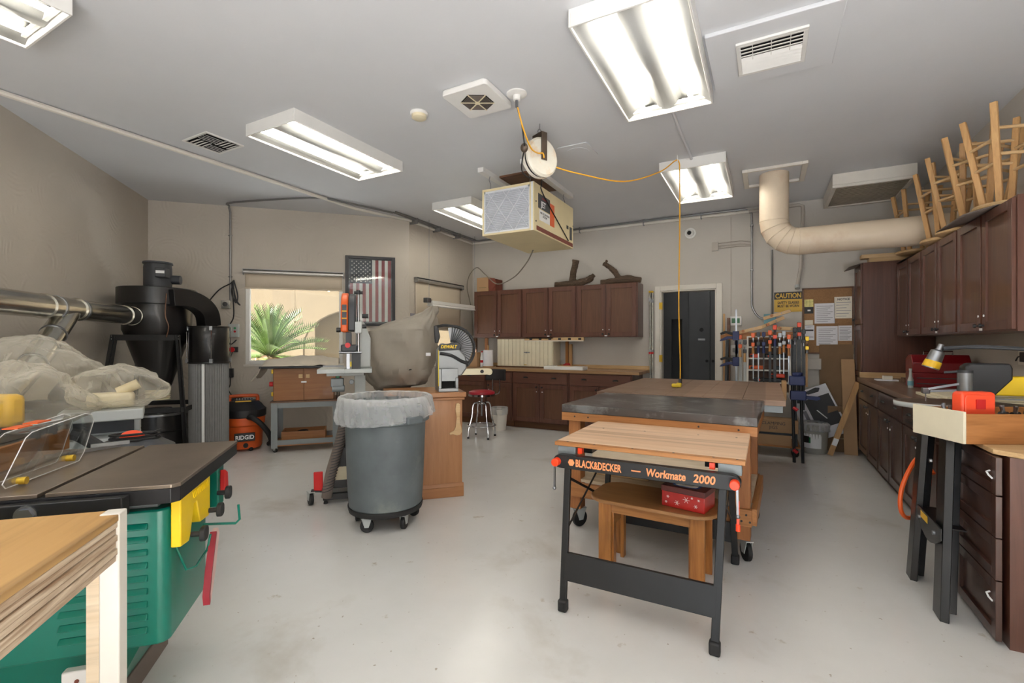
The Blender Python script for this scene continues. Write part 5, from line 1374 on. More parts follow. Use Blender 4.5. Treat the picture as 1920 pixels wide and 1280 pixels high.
# sticks by the door
tag(MB().bx(-.515,-.49,7.085,7.10,0,1.72).build('wood_strip','light_z',bev=.002),'thin yellowish wood strip leaning right beside the doorway trim','stick')
tag(MB().bx(-.465,-.425,7.08,7.10,0,1.66).build('wood_strip','walnutish',bev=.002),'brown wood strip leaning below the thermostat','stick')
sw_ = thing('wall_switch','white switch plate on the wall behind the blue clamps','switch',(-.385,YW,1.22)); MB().bx(-.045,.045,-.006,0,-.07,.07).build('plate','white_plastic',sw_,bev=.002); MB().bx(-.015,.015,-.01,-.006,-.03,.03).build('rocker','white_gloss',sw_)
# bucket and leaning boards
bk = thing('bucket','white plastic pail with green label and a grey plastic bag around its rim','bucket',(.515,6.74,0))
MB().lathe([(.02,0),(.125,0),(.132,.02),(.148,.30),(.155,.31),(.155,.335),(.145,.335),(.125,.02),(.02,.015)],28).build('pail','bucket_grey',bk)
def lab(m,a0,a1,z0,z1,r0,r1):
    n=8; m.rings([[V(r0*math.cos(a0+(a1-a0)*i/n),r0*math.sin(a0+(a1-a0)*i/n),z0) for i in range(n+1)],[V(r1*math.cos(a0+(a1-a0)*i/n),r1*math.sin(a0+(a1-a0)*i/n),z1) for i in range(n+1)]],close=False); return m
lab(MB(),-2.6,-1.1,.07,.24,.1365,.1445).build('label','label_white',bk)
lab(MB(),-2.6,-2.0,.13,.21,.1400,.1440).build('label_patch','sign_black',bk); lab(MB(),-2.02,-1.9,.13,.20,.1402,.1440).build('label_patch','green_button',bk)
def rimf(u,v):
    a = 2*PI*u; r = .158+.012*noise.noise(V(math.cos(a)*3,math.sin(a)*3,v*2))+.004*math.sin(17*a); z = .27+.10*v+.012*noise.noise(V(math.cos(a)*5,math.sin(a)*5,3))
    if v > .8: r -= .03*(v-.8)/.2
    return V(r*math.cos(a),r*math.sin(a),z)
MB().grid(rimf,60,8).build('bag','bag_white',bk,thick=.001)
def lean(name,label,cat,x0,x1,yb,yt,h,th,mat,poly=None,parts=None,tilt=0):
    """board standing on the floor at yb leaning back to yt at height h"""
    t = thing(name,label,cat,((x0+x1)/2,yb,0)); a = math.atan2(yt-yb,h); L = math.hypot(yt-yb,h)
    w = (x1-x0)/2
    m = MB().prism(poly or [(-w,0),(w,0),(w,L),(-w,L)],'y',0,th)
    m.xf(Matrix.Rotation(-a,4,'X') @ Matrix.Rotation(tilt,4,'Y')); m.build('panel',mat,t,bev=.002)
    return t,a,L
lean('hardboard_sheet','large dark brown hardboard sheet leaning on the wall under the cork board','board',.60,.955,7.06,7.12,1.30,.006,'cardboard_dark')
gt = thing('appliance_box','white and blue printed box tilted against the wall behind the pail','box',(.70,6.90,.17)); gt.rotation_euler = (-.08,-.42,0)
MB().bx(-.22,.22,0,.07,.0,.62).build('carton','paper',gt,bev=.003)
MB().bx(-.08,.20,-.002,0,.13,.50).build('printed_panel','sign_black',gt)
MB().cyl((-.17,-.0005,.57),(-.17,-.003,.57),.03,n=20).build('blue_roundel','ge_blue',gt)
MB().bx(-.15,-.11,-.002,0,.20,.38).build('printed_text','ink_light',gt)
MB().bar((.0,-.004,.35),(.06,-.004,.22),.012,.004,up=(0,1,0)).build('printed_handle','label_white',gt)
lean('plywood_sheet','narrow tan plywood panel leaning against the tall cabinet','board',.82,.955,6.78,7.05,1.12,.012,'cardboard')
sk = thing('pine_stick','light pine board leaning diagonally against the tall cabinet','board',(.645,6.645,0))
MB().bar((0.02,0,.003),(.30,.10,.86),.055,.02,up=(0,1,0)).build('board','light_z',sk); MB().bar((.058,.0,.12),(.085,.008,.20),.05,.024,up=(0,1,0)).build('barcode_label','label_white',sk)
dbx = thing('cardboard_piece','dark cardboard piece standing on the floor behind the pail','cardboard',(.80,6.92,0)); MB().bx(-.13,.10,0,.02,0,.55).build('panel','cardboard_dark',dbx); MB().tube([V(-.02,-.02,.16),V(.04,-.03,.17),V(.09,-.02,.21)],.004,6,4).build('wire','cord_cream',dbx)

# ================================================================== left side: band saw, router table, vacuum
BS = V(-3.20,2.99,0)
bs = thing('band_saw','grey band saw with an orange upper wheel cover on a rolling base','band saw',BS,R45)
MB().bx(-.27,.165,-.2,.2,1.065,1.10).bx(-.20,.10,-.15,.15,1.04,1.066).build('table','grey_light',bs,bev=.003)
MB().bx(-.055,-.052,-.2,0,1.0655,1.1006).build('table_slot','dark_void',bs)
def stad(r,zt,zb,n=12):
    return [(r*math.cos(a),zt-r+r*math.sin(a)) for a in [PI*i/n for i in range(n+1)]]+[(-r,zb),(r,zb)]
MB().prism(stad(.21,1.755,1.41),'x',-.085,-.028).build('wheel_cover','orange_plastic',bs,bev=.012)
MB().prism(stad(.205,1.75,1.42),'x',-.027,.03).build('wheel_housing','charcoal',bs,bev=.01)
for z in (1.47,1.53,1.59): MB().bx(-.075,-.038,-.213,-.209,z,z+.048).build('cover_label','charcoal',bs)
for z in (1.525,1.585): MB().bx(-.075,-.038,-.214,-.210,z-.004,z+.003).build('cover_stripe','tape_yellow',bs)
MB().bx(-.045,.0,-.19,-.15,1.27,1.41).build('blade_guard','charcoal',bs,bev=.004)
MB().cyl((-.03,-.19,1.30),(-.03,-.20,1.30),.022,n=14).build('round_badge','red_plastic',bs)
MB().box((-.02,-.17,1.275),(.13,.05,.06)).build('guide_block','charcoal',bs,bev=.01)
MB().cyl((-.10,-.17,1.24),(.08,-.17,1.24),.012,n=10).build('guide_knob','steel',bs)
MB().bx(-.04,-.015,-.172,-.168,1.10,1.25).build('blade','steel',bs)
MB().bx(.0,.07,-.17,-.1,1.10,1.24).build('dust_plate','black_plastic',bs)
MB().bx(-.012,.0,-.172,-.165,1.12,1.16).build('warning_tag','tape_yellow',bs)
MB().cyl((.055,-.17,1.74),(.055,-.17,1.24),.011,n=10).build('guide_post','chrome',bs)
MB().cyl((.02,-.17,1.745),(.09,-.17,1.745),.013,n=10).cyl((.055,-.17,1.73),(.055,-.17,1.765),.016,n=10).build('top_knob','black_plastic',bs)
MB().box((.055,-.17,1.45),(.06,.06,.10)).build('post_bracket','grey_light',bs,bev=.008)
MB().cyl((.085,-.17,1.46),(.12,-.17,1.46),.018,n=12).build('clamp_knob','black_plastic',bs)
MB().cyl((-.09,-.1,1.43),(-.125,-.1,1.43),.02,n=12).build('latch_knob','black_plastic',bs)
MB().cyl((.08,.06,1.56),(.135,.06,1.56),.02,n=12).build('tension_knob','black_plastic',bs)
MB().prism([(.03,1.55),(.10,1.5),(.155,1.36),(.155,1.10),(.03,1.10)],'y',-.02,.14).build('upper_arm','grey_light',bs,bev=.01)
MB().bx(.02,.11,-.07,.12,.55,1.04).build('column','grey_light',bs,bev=.006)
MB().prism([(.19*math.cos(2*PI*i/24),.62+.19*math.sin(2*PI*i/24)) for i in range(24)],'x',-.08,.02).build('lower_wheel_housing','charcoal',bs,bev=.008)
MB().box((-.12,-.05,.98),(.10,.1,.07)).cyl((-.16,-.08,.93),(-.06,-.08,.93),.03,n=12).cyl((.0,-.1,.99),(.0,-.18,.99),.02,n=10).build('trunnion','grey_steel',bs,bev=.004)
MB().prism([(-.16,.10),(.18,.10),(.14,.44),(-.12,.44)],'y',-.16,.2).build('stand','black_paint',bs,bev=.004)
MB().bx(-.14,.16,-.165,-.16,.17,.28).build('stand_panel','cream_paint',bs)
MB().bx(-.22,.24,-.24,-.20,.03,.08).bx(-.22,.24,.22,.26,.03,.08).bx(-.22,-.18,-.2,.22,.03,.08).bx(.2,.24,-.2,.22,.03,.08).build('rolling_base','black_paint',bs,bev=.003)
for (x,y) in ((-.2,-.22),(.22,-.22),(-.2,.24),(.22,.24)):
    MB().cyl((x,y,0),(x,y,.035),.018,.012,n=10).build('levelling_foot','black_rubber',bs)
caster(bs,(-.315,-.22,0),.05,.4)
MB().bar((-.22,-.22,.105),(-.31,-.22,.115),.05,.012).build('caster_arm','black_paint',bs)
MB().box((-.255,-.23,.185),(.07,.02,.17),Matrix.Rotation(.12,3,'X')).build('foot_pedal','red_plastic',bs,bev=.006)
MB().tube([V(-.19,-.25,.06),V(-.16,-.255,.25),V(-.09,-.24,.5),V(-.03,-.22,.76),V(.0,-.18,.84)],[.042]*40,14,9).build('dust_hose','cardboard_grey',bs)
hs_ = MB()
for i in range(26):
    t = i/25; p = V(-.185+.15*t,-.256+.01*t,.12+.6*t); hs_.tube([p+V(.0445*math.cos(a),.0445*math.sin(a),.012*math.cos(a)) for a in [2*PI*k/12 for k in range(13)]],.003,5,caps=False)
hs_.build('hose_ribs','charcoal',bs)['kind'] = 'stuff'
# router table on grey stand
RT = V(-5.20,3.60,0); RA = math.radians(47)
sd = thing('steel_stand','grey steel tool stand with wooden shelves on small casters','stand',RT,RA)
sw0,sd0,sh = .76,.50,.60
for x in (0,sw0):
    for y in (0,sd0):
        xi = 1 if x == 0 else -1; yi = 1 if y == 0 else -1
        MB().prism([(x,y),(x+.07*xi,y),(x+.07*xi,y+.004*yi),(x+.004*xi,y+.004*yi),(x+.004*xi,y+.07*yi),(x,y+.07*yi)],'z',.055,sh).build('leg','grey_steel',sd)
        caster(sd,(x+.04*xi,y+.04*yi,0),.026,.9)
for z0,z1 in ((sh-.065,sh-.002),(.09,.15)):
    MB().bx(.07,sw0-.07,.004,.01,z0,z1).build('rail','grey_steel',sd); MB().bx(.07,sw0-.07,sd0-.01,sd0-.004,z0,z1).build('rail','grey_steel',sd)
    for x in (.004,sw0-.01): MB().bx(x,x+.006,.07,sd0-.07,z0,z1).build('rail','grey_steel',sd)
MB().bx(-.01,sw0+.01,-.01,sd0+.01,sh,sh+.018).build('top_shelf','walnutish',sd); MB().bx(.01,sw0-.01,.012,sd0-.012,.075,.089).build('bottom_shelf','fir_x',sd)
for x in (.02,.05,sw0-.05,sw0-.02): MB().cyl((x,0,sh-.03),(x,-.004,sh-.03),.006,n=8).build('bolt','steel',sd)
zz = sh+.019
rcb = thing('router_cabinet','brown wooden router cabinet with two small-knobbed doors on the grey stand','cabinet',RT+V(0,0,zz),RA)
MB().bx(.02,.70,.03,.45,0,.395).build('case','router_wood',rcb,bev=.002)
for (a,b) in ((.025,.357),(.363,.695)): MB().bx(a,b,.012,.029,.005,.39).build('door','router_wood',rcb,bev=.002)
for x in (.325,.405): MB().bx(x-.022,x+.022,-.008,.012,.275,.32).build('knob','light_x',rcb,bev=.003)
MB().bx(.33,.39,.006,.012,.215,.235).build('clasp','label_white',rcb)
for z in (.06,.33): MB().bx(.0,.02,.02,.05,z,z+.05).build('hinge','brass',rcb)
MB().bx(.70,.79,.05,.10,.13,.34).build('switch_board','fir_z',rcb)
MB().bx(.72,.775,.03,.05,.17,.31).build('switch_box','black_plastic',rcb,bev=.004)
MB().bx(.733,.762,.026,.03,.26,.285).build('on_button','green_button',rcb); MB().bx(.733,.762,.024,.03,.215,.245).build('off_button','red_button',rcb)
for x in (.735,.76): MB().tube([V(x,.04,.17),V(x+.005,.03,.08),V(x,.05,.0)],.006,6,4).build('cord','cord_black',rcb)
MB().cyl((.01,.1,.20),(-.03,.1,.20),.03,n=12).build('knob','red_plastic',rcb)
MB().bx(-.12,.74,-.06,.52,.396,.422).build('table_top','black_plastic',rcb,bev=.003)
MB().bx(.58,.82,-.075,-.06,.388,.424).build('miter_track','alu',rcb)
def cov(u,v):
    x = -.22+.98*u; y = -.06+.58*v
    z = .424+.05*math.exp(-((u-.62)/.26)**2)*math.sin(PI*v)+.075*math.sin(PI*v)+.022*noise.noise(V(u*7,v*5,1))
    if u < .16: z -= (.16-u)*1.3; 
    if v < .12: z = min(z,.445+.02*noise.noise(V(u*9,0,4)))
    return V(x,y,max(z,.424 if u > .12 else .25))
co_ = MB().grid(cov,40,20).build('dust_cover','cover_light',thick=.003); co_.location = RT+V(0,0,zz); co_.rotation_euler = (0,0,RA)
tag(co_,'rumpled beige cloth cover over the router table','cover')
od = thing('open_drawer_box','open brown wooden box on the lower shelf of the grey stand','box',RT+V(0,0,.0905),RA)
MB().bx(.10,.60,.10,.115,0,.14).bx(.10,.60,.385,.40,0,.14).build('long_side','router_wood',od); MB().bx(.10,.115,.115,.385,0,.14).bx(.585,.60,.115,.385,0,.14).build('short_side','fir_y',od)
MB().bx(.115,.585,.115,.385,0,.01).build('bottom','router_wood',od)
tag(MB().tube([V(.2,.2,.06),V(.28,.3,.1),V(.38,.2,.12),V(.33,.16,.09),V(.22,.28,.08)],.02,8,6).build('coiled_hose','black_rubber'),'black hose coiled in the open wooden box','hose').location = RT+V(.0,.0,.0905); bpy.data.objects['coiled_hose'].rotation_euler = (0,0,RA)
# shop vacuum
va = thing('shop_vacuum','orange and black wet-dry shop vacuum with a black name badge','vacuum',(-5.73,3.60,0),math.radians(58))
MB().lathe([(.02,.03),(.195,.03),(.205,.05),(.215,.30),(.235,.32),(.24,.40),(.235,.42),(.02,.42)],32).build('drum','vac_orange',va)
MB().lathe([(.242,.41),(.25,.42),(.25,.50),(.22,.53),(.2,.56),(.16,.60),(.02,.61)],32).build('lid','black_plastic',va)
MB().tube([V(-.15,0,.58),V(-.15,0,.64),V(-.12,0,.66),V(.12,0,.66),V(.15,0,.64),V(.15,0,.58)],.022,10,5).build('handle','vac_orange',va)
MB().bx(-.10,.10,-.12,.12,.605,.618).build('tool_rack','charcoal',va,bev=.004)
MB().bx(-.09,.08,-.15,-.09,.60,.612).build('warning_label','label_yellow',va)
for i in range(6): MB().bx(-.08+i*.03,-.07+i*.03,-.08,.1,.618,.624).build('rack_rib','grey_light',va)
MB().bx(-.10,.12,-.222,-.205,.13,.23).build('label','black_plastic',va,bev=.004)
text('RIDGID',.07,'label_white',va,(.01,-.223,.155),X90,bold=.002,align='CENTER',sx=.85)
MB().cyl((.02,-.20,.08),(.02,-.225,.08),.028,n=14).build('drain_cap','black_rubber',va)
MB().tube([V(.05,-.22,.42),V(.1,-.29,.41),V(.18,-.31,.34),V(.26,-.27,.22),V(.30,-.2,.1),V(.28,-.05,.045)],.032,10,8).build('hose','black_rubber',va)
for i in range(4):
    a = .4+i*PI/2; MB().ball((.19*math.cos(a),.19*math.sin(a),.026),.026).build('caster','black_rubber',va)
# electrics on the plaster wall
def wpt(s,z,off=-.002): return loc45(s,off,z)
ow = thing('wall_outlet','round grey outlet box with black plug on the plaster wall','outlet',wpt(1.05,1.83),R45)
MB().bx(-.055,.055,-.05,0,-.055,.055).build('box','galv',ow,bev=.004); MB().cyl((0,-.05,0),(0,-.075,0),.03,n=14).build('plug','black_plastic',ow)
cq = thing('hung_cord','coiled black cord hung on the conduit beside the window','cord',wpt(1.13,0),R45)
MB().tube([V(-.28,-.04,1.86),V(-.15,-.06,2.02),V(-.02,-.08,2.10),V(.03,-.08,2.14),V(.0,-.09,2.0),V(.05,-.09,1.85),V(.07,-.08,1.95),V(.02,-.08,2.15),V(.04,-.08,1.9),V(.1,-.08,1.82),V(.05,-.08,1.9),V(.0,-.07,2.12),V(.02,-.06,1.7),V(-.03,-.05,1.55),V(-.05,-.05,1.38),V(-.02,-.05,1.30),V(.05,-.05,1.36)],.008,7,7).build('cord','cord_black',cq)
sx_ = thing('magnetic_switch','grey starter switch with green and red buttons beside the window','switch',wpt(1.145,1.485),R45)
MB().bx(-.06,.06,-.07,0,-.09,.085).build('case','grey_light',sx_,bev=.006); MB().cyl((.02,-.07,.03),(.02,-.078,.03),.014,n=12).build('on_button','green_button',sx_); MB().cyl((.02,-.07,-.015),(.02,-.078,-.015),.014,n=12).build('off_button','red_button',sx_)
es = thing('stop_switch','red round emergency stop button below the starter switch','switch',wpt(1.13,1.23),R45)
MB().bx(-.03,.06,-.05,0,-.035,.035).build('box','black_plastic',es,bev=.004); MB().cyl((0,-.05,0),(0,-.085,0),.03,.034,n=16).build('button','red_button',es)
dn = thing('power_adapter','black power adapter dangling on its cord under the stop button','adapter',wpt(1.10,0),R45)
MB().tube([V(.03,-.03,1.20),V(.0,-.03,1.1),V(.01,-.03,.98)],.004,6,4).build('cord','cord_black',dn); MB().bx(-.025,.04,-.06,-.005,.86,.98).build('brick','black_plastic',dn,bev=.005); MB().tube([V(.0,-.03,.86),V(.0,-.03,.76),V(-.02,-.04,.70),V(.02,-.04,.62)],.008,6,4).build('lead','cord_black',dn)
tag(MB().bx(-.05,.25,-.10,-.03,.545,.555).bx(-.05,.25,-.035,-.002,.50,.60).build('wall_bracket','charcoal'),'dark shelf bracket on the wall above the shop vacuum','bracket'); o_ = bpy.data.objects['wall_bracket']; o_.location = wpt(1.0,0); o_.rotation_euler = (0,0,R45)

# canvas-covered machine
cvm = thing('canvas_cover','grey canvas cover draped to a high peak over a machine','cover')
lev = [(.86,712,760),(.92,706,795),(1.0,698,803),(1.10,690,810),(1.20,689,812),(1.30,692,813),(1.38,696,814),(1.44,699,815),(1.48,714,815),(1.53,750,815),(1.58,778,815),(1.63,797,815),(1.67,807,814),(1.685,810,813)]
lv2 = []
for (p_,q_) in zip(lev,lev[1:]):
    for k_ in range(3): lv2.append(tuple(p_[i_]+(q_[i_]-p_[i_])*k_/3 for i_ in range(3)))
lev = lv2+[lev[-1]]
rs = []; n = 72; DD = 4.75
for li,(z,a,b) in enumerate(lev):
    A = at(a,HOR,DD); B = at(b,HOR,DD); cx_ = (A+B)/2; hw = (B-A).length/2
    ax = (B-A).normalized(); ay = V(-ax.y,ax.x,0); hd = min(.30,.05+hw*.85)
    ring = []
    for i in range(n):
        t = 2*PI*i/n; c_,s_ = math.cos(t),math.sin(t)
        e_ = .62; x = hw*math.copysign(abs(c_)**e_,c_); y = hd*math.copysign(abs(s_)**e_,s_)
        p = cx_+ax*x+ay*y; nz = noise.noise(V(p.x*5,p.y*5,z*1.6))*.045+abs(noise.noise(V(p.x*11+z*6,p.y*11,z*2.5)))*.06+.008*math.sin(t*11+z*12)
        d_ = (ax*c_+ay*s_)
        ring.append(V(p.x,p.y,z)+d_*nz+V(0,0,.02*noise.noise(V(p.x*4,p.y*4,7))))
    rs.append(ring)
MB().rings(rs).build('cloth','canvas',cvm)
A = at(765,700,DD-.28)
MB().tube([A+V(-.2,-.0,.04),A+V(-.08,-.02,.01),A+V(.04,0,.04),A+V(.0,.02,.0)],.006,6,5).build('draw_cord','cord_black',cvm)
MB().box(at(803,664,DD-.27),(.045,.004,.03),Matrix.Rotation(YAW,3,'Z')).build('cloth_tag','label_white',cvm)
pd = thing('machine_pedestal','dark machine pedestal under the canvas cover','stand',(at(755,HOR,DD).x,at(755,HOR,DD).y,0),YAW)
MB().bx(-.18,.2,-.16,.2,0,.845).bx(-.3,-.16,-.1,.15,.3,.82).build('body','charcoal',pd,bev=.02)

# ================================================================== dust collector in the corner
CY = V(-5.90,2.735,0)
dc = thing('dust_collector','black cyclone dust collector on a splayed stand in the left corner','dust collector',CY,R45)
MB().lathe([(.02,1.92),(.125,1.92),(.13,1.95),(.13,2.14),(.125,2.18),(.14,2.185),(.135,2.205),(.02,2.21)],26).build('motor','charcoal',dc)
MB().bx(.05,.15,-.22,-.1,2.02,2.12).build('motor_box','charcoal',dc,bev=.008); MB().bx(.06,.14,-.222,-.22,2.06,2.09).build('motor_label','label_white',dc)
MB().cyl((.12,.02,2.02),(.21,.02,2.02),.05,n=14).build('capacitor','charcoal',dc)
MB().lathe([(.02,1.73),(.35,1.73),(.36,1.735),(.36,1.905),(.35,1.91),(.02,1.91)],40).build('fan_housing','black_gloss',dc)
MB().lathe([(.29,1.40),(.315,1.46),(.315,1.73)],36,caps=False).build('barrel','black_gloss',dc)
MB().lathe([(.11,.80),(.30,1.42)],36,caps=False).build('cone','black_gloss',dc)
MB().lathe([(.115,.70)]+[(.105+.012*(i%2),.71+.012*i) for i in range(8)]+[(.112,.815)],24).build('flex_sleeve','cream_paint',dc)
hf = .28; hb = .42
cor = [(-1,-1),(1,-1),(1,1),(-1,1)]
for (i,j) in cor:
    MB().bar((i*hf,j*hf,1.40),(i*hb,j*hb,.0),.065,.006,up=(i,-j,0)).bar((i*(hf),j*(hf),1.40),(i*(hb),j*(hb),.0),.006,.05,up=(i,-j,0)).build('leg','black_paint',dc)
for k in range(4):
    a,b = cor[k],cor[(k+1)%4]
    MB().bar((a[0]*(hf+.012),a[1]*(hf+.012),1.375),(b[0]*(hf+.012),b[1]*(hf+.012),1.375),.06,.006,up=(a[0]+b[0],a[1]+b[1],0)).build('top_rail','black_paint',dc)
    q = .37
    MB().bar((a[0]*q,a[1]*q,.62),(b[0]*q,b[1]*q,.62),.05,.006,up=(a[0]+b[0],a[1]+b[1],0)).build('lower_rail','black_paint',dc)
    for (x,z) in ((hf+.016,1.39),(hf+.016,1.36)): MB().ball((a[0]*x,a[1]*x,z),.008,8,5).build('bolt','chrome',dc)
W = dc.matrix_world
def toloc(p,o=CY,a=R45): return Matrix.Rotation(-a,3,'Z') @ (Vector(p)-o)
FC = at(392,HOR,5.35); FC = V(FC.x,FC.y,0)
path = [at(318,558,4.98),at(345,559,5.1),at(372,570,5.22),at(388,588,5.30),V(FC.x,FC.y,1.50)]
path = spline(path,5); rs = []
for i,p in enumerate(path):
    a_ = path[max(0,i-1)]; b_ = path[min(len(path)-1,i+1)]; t_ = (b_-a_).normalized()
    sdv = V(t_.y,-t_.x,0); sdv = V(FC.x-path[0].x,FC.y-path[0].y,0).normalized().cross(V(0,0,1)); up = sdv.cross(t_).normalized()
    w_,h_ = .085,.088
    rs.append([toloc(p+sdv*x*w_+up*y*h_) for x,y in ((-1,-1),(1,-1),(1,1),(-1,1))])
MB().rings(rs).build('outlet_elbow','black_gloss',dc,bev=.004)
p = toloc(at(322,558,4.86))
MB().tube([toloc(at(312,550,4.8)),toloc(at(310,590,4.82)),toloc(at(316,612,4.82)),toloc(at(312,632,4.84))],.005,6,5).build('power_cord','walnutish',dc)
lw_n = V(C45,C45,0)   # away from the left wall
dz = 1.595
def dline(D45,z=dz,off=.55): return K+V(C45,-C45,0)*D45+lw_n*off+V(0,0,z)
MB().cyl(toloc(dline(.55)),toloc(dline(.95)),.098,n=24).build('inlet','black_gloss',dc)
# filter canister
fc = thing('filter_canister','tall grey pleated filter canister with a black collar beside the cyclone','filter',FC,R45)
MB().lathe([(.195,1.10),(.198,1.105),(.198,1.495),(.195,1.50),(.02,1.50)],32).build('collar','black_gloss',fc)
for z in (1.10,1.497): MB().lathe([(.185,z-.008),(.208,z-.008),(.208,z+.008),(.185,z+.008)],32).build('band','black_paint',fc)
for i in range(4):
    a = -1.2+i*PI/2
    for z in (1.12,1.48): MB().box((.205*math.cos(a),.205*math.sin(a),z),(.03,.03,.045)).build('clamp','steel',fc)
    MB().cyl((.21*math.cos(a),.21*math.sin(a),1.12),(.21*math.cos(a),.21*math.sin(a),1.48),.004,n=6).build('rod','chrome',fc)
MB().rings([[V((.185 if k%2 else .195)*math.cos(2*PI*k/96),(.185 if k%2 else .195)*math.sin(2*PI*k/96),z) for k in range(96)] for z in (.12,1.09)]).build('pleats','mesh_grey',fc)
MB().bx(-.012,.012,-.202,-.194,.12,1.09).build('seam_strip','label_white',fc)
MB().lathe([(.02,0),(.2,0),(.205,.12),(.02,.12)],28).build('dust_pan','black_paint',fc)
# drum
dm = thing('steel_drum','black steel drum under the cyclone','drum',CY,R45)
MB().lathe([(.02,.0),(.275,.0),(.28,.01),(.275,.17),(.285,.18),(.275,.19),(.275,.36),(.285,.37),(.275,.38),(.275,.55),(.02,.55)],36).build('drum','black_gloss',dm)
MB().lathe([(.272,.535),(.292,.54),(.292,.56),(.272,.565)],36).build('lid_ring','steel',dm)
MB().lathe([(.02,.551),(.27,.551),(.27,.57),(.13,.575),(.13,.60),(.02,.60)],30).build('lid','black_gloss',dm)
text('INC',.07,'label_white',dm,(.06,-.288,.24),(PI/2,0,.2),bold=.001)
MB().prism([(-.03,.33),(.0,.36),(.03,.33),(.01,.33),(.01,.28),(-.01,.28),(-.01,.33)],'y',-.288,-.284).build('arrow_mark','label_white',dm)
# galvanised duct along the left wall
gd = thing('galvanised_duct','shiny galvanised duct running along the left wall into the cyclone','duct')
MB().cyl(dline(.98),dline(1.55),.092,n=24,caps=False).cyl(dline(1.55),dline(4.3),.088,n=24,caps=False).build('main_pipe','galv',gd)
for s_ in (.98,1.12,1.25,1.38,1.55,2.35,2.75): 
    MB().cyl(dline(s_),dline(s_+.012),.096,n=24).build('crimp_ring','galv',gd)
MB().cyl(dline(.955),dline(1.0),.099,n=24).build('foil_tape','alu',gd)
MB().cyl(dline(2.62),dline(2.64),.093,n=24).cyl(dline(2.30),dline(2.32),.093,n=24).build('collar','steel',gd)
b0 = dline(2.45)+V(0,0,-.03); b1 = dline(3.05)+V(0,0,-.42)+lw_n*.10
MB().cyl(b0,b1,.078,n=22).build('branch_pipe','galv',gd)
for t_ in (.45,.7,.98): q0 = b0.lerp(b1,t_); q1 = b0.lerp(b1,t_+.02); MB().cyl(q0,q1,.083,n=22).build('crimp_ring','steel',gd)
b2 = b1+V(C45,-C45,0)*.35+V(0,0,-.18)+lw_n*.05
MB().cyl(b1,b2,.076,n=22).build('branch_pipe','galv',gd)
MB().tube([dline(1.9)+V(0,0,.0)-lw_n*.55,dline(1.9)-lw_n*.09],.008,6).build('wall_hanger','steel',gd)
# left wall fittings
lo_ = thing('wall_outlet','white outlet with black plug on the left wall','outlet',K+V(C45,-C45,1.04)*1.0+V(.05*C45,-.05*C45,0)+lw_n*.002,R45-PI/2)
lo_.location = K+V(C45,-C45,0)*1.05+V(0,0,1.04)+lw_n*.002
MB().bx(-.06,.06,0,.008,-.06,.06).build('plate','trim_white',lo_,bev=.002); MB().bx(-.03,.02,.008,.06,-.0,.04).build('plug','black_plastic',lo_,bev=.004)
MB().tube([V(-.02,.05,.02),V(-.08,.09,.02),V(-.14,.1,-.03),V(-.16,.1,-.14)],.007,6,5).build('cord','cord_black',lo_)
hk = thing('cable_stub','frayed black cables sticking out of the left wall above the duct','cable',K+V(C45,-C45,0)*2.13+V(0,0,1.72)+lw_n*.004,R45-PI/2)
for i in range(4): MB().tube([V(.01*i,.004,0),V(.01*i-.015,.03,.08),V(.012*i-.02,.04,.15),V(.02*i-.03,.05,.19)],.005,6,4).build('cable','cord_black',hk)

# ================================================================== table saw and the machines around it
OS = V(-1.65,.823,0)
def S(x,y,z=0): return OS+dC*x+V(-C45,C45,0)*y+V(0,0,z)
def onS(px,py,lx):
    """photo pixel on the vertical plane local x = lx of the table saw"""
    d = _ray(px,py); o = OS+dC*lx
    return _C+d*((o-_C).dot(dC)/d.dot(dC))
def toS(p): return Matrix.Rotation(-R45,3,'Z') @ (Vector(p)-OS)
ts = thing('table_saw','green cabinet table saw with a cast-iron top','table saw',OS,R45)
MB().prism([(-.343,.0),(-.02,.0),(.0,.02),(.0,.70),(-.343,.70)],'z',.858,.87).build('table_plate','cast_iron',ts,bev=.0015)
MB().bx(-.70,-.362,0,.70,.858,.87).build('table_plate','cast_iron',ts,bev=.0015)
MB().bx(-1.10,-.718,0,.70,.858,.87).build('table_plate','cast_iron',ts,bev=.0015)
MB().prism([(-1.10,.002),(-.022,.002),(-.002,.022),(-.002,.698),(-1.10,.698)],'z',.81,.857).build('table_skirt','rail_black',ts,bev=.002)
MB().bx(-1.10,-.13,-.045,-.002,.79,.85).bx(-1.10,-.13,-.05,-.045,.785,.855).build('rear_rail','black_paint',ts,bev=.003)
MB().cyl((-.36,-.05,.825),(-.36,-.062,.825),.022,n=6).cyl((-.36,-.05,.825),(-.36,-.055,.825),.028,n=16).build('rail_bolt','steel',ts)
m = MB(); m.prism([(x,y) for x,y in rrect(.85,.40,.035,5,-.475,.26)],'z',.335,.775).build('cabinet','saw_green',ts,bev=.006)
MB().bx(-.86,-.09,.09,.62,.776,.81).build('trunnion_box','grey_steel',ts)
MB().bx(-.88,-.14,.455,.68,.50,.80).build('motor_housing','saw_green',ts,bev=.012)
MB().rings([[V(-.84,.12,.33),V(-.14,.12,.33),V(-.14,.66,.33),V(-.84,.66,.33)],[V(-.86,.2,.09),V(-.27,.2,.09),V(-.27,.66,.09),V(-.86,.66,.09)]]).build('pedestal','saw_green',ts)
MB().bx(-.87,-.262,.19,.67,0,.088).build('plinth','cardboard_grey',ts,bev=.004)
for i in range(9):
    z = .725-i*.042
    m = MB(); m.prism([(.06,z-.012),(.046,z-.006),(.052,z+.004),(.06,z+.012)],'x',-.34,-.105); m.build('louver','saw_green',ts,bev=.003)
    m = MB(); m.prism([(.06,z-.012),(.046,z-.006),(.052,z+.004),(.06,z+.012)],'x',-.74,-.50); m.build('louver','saw_green',ts,bev=.003)
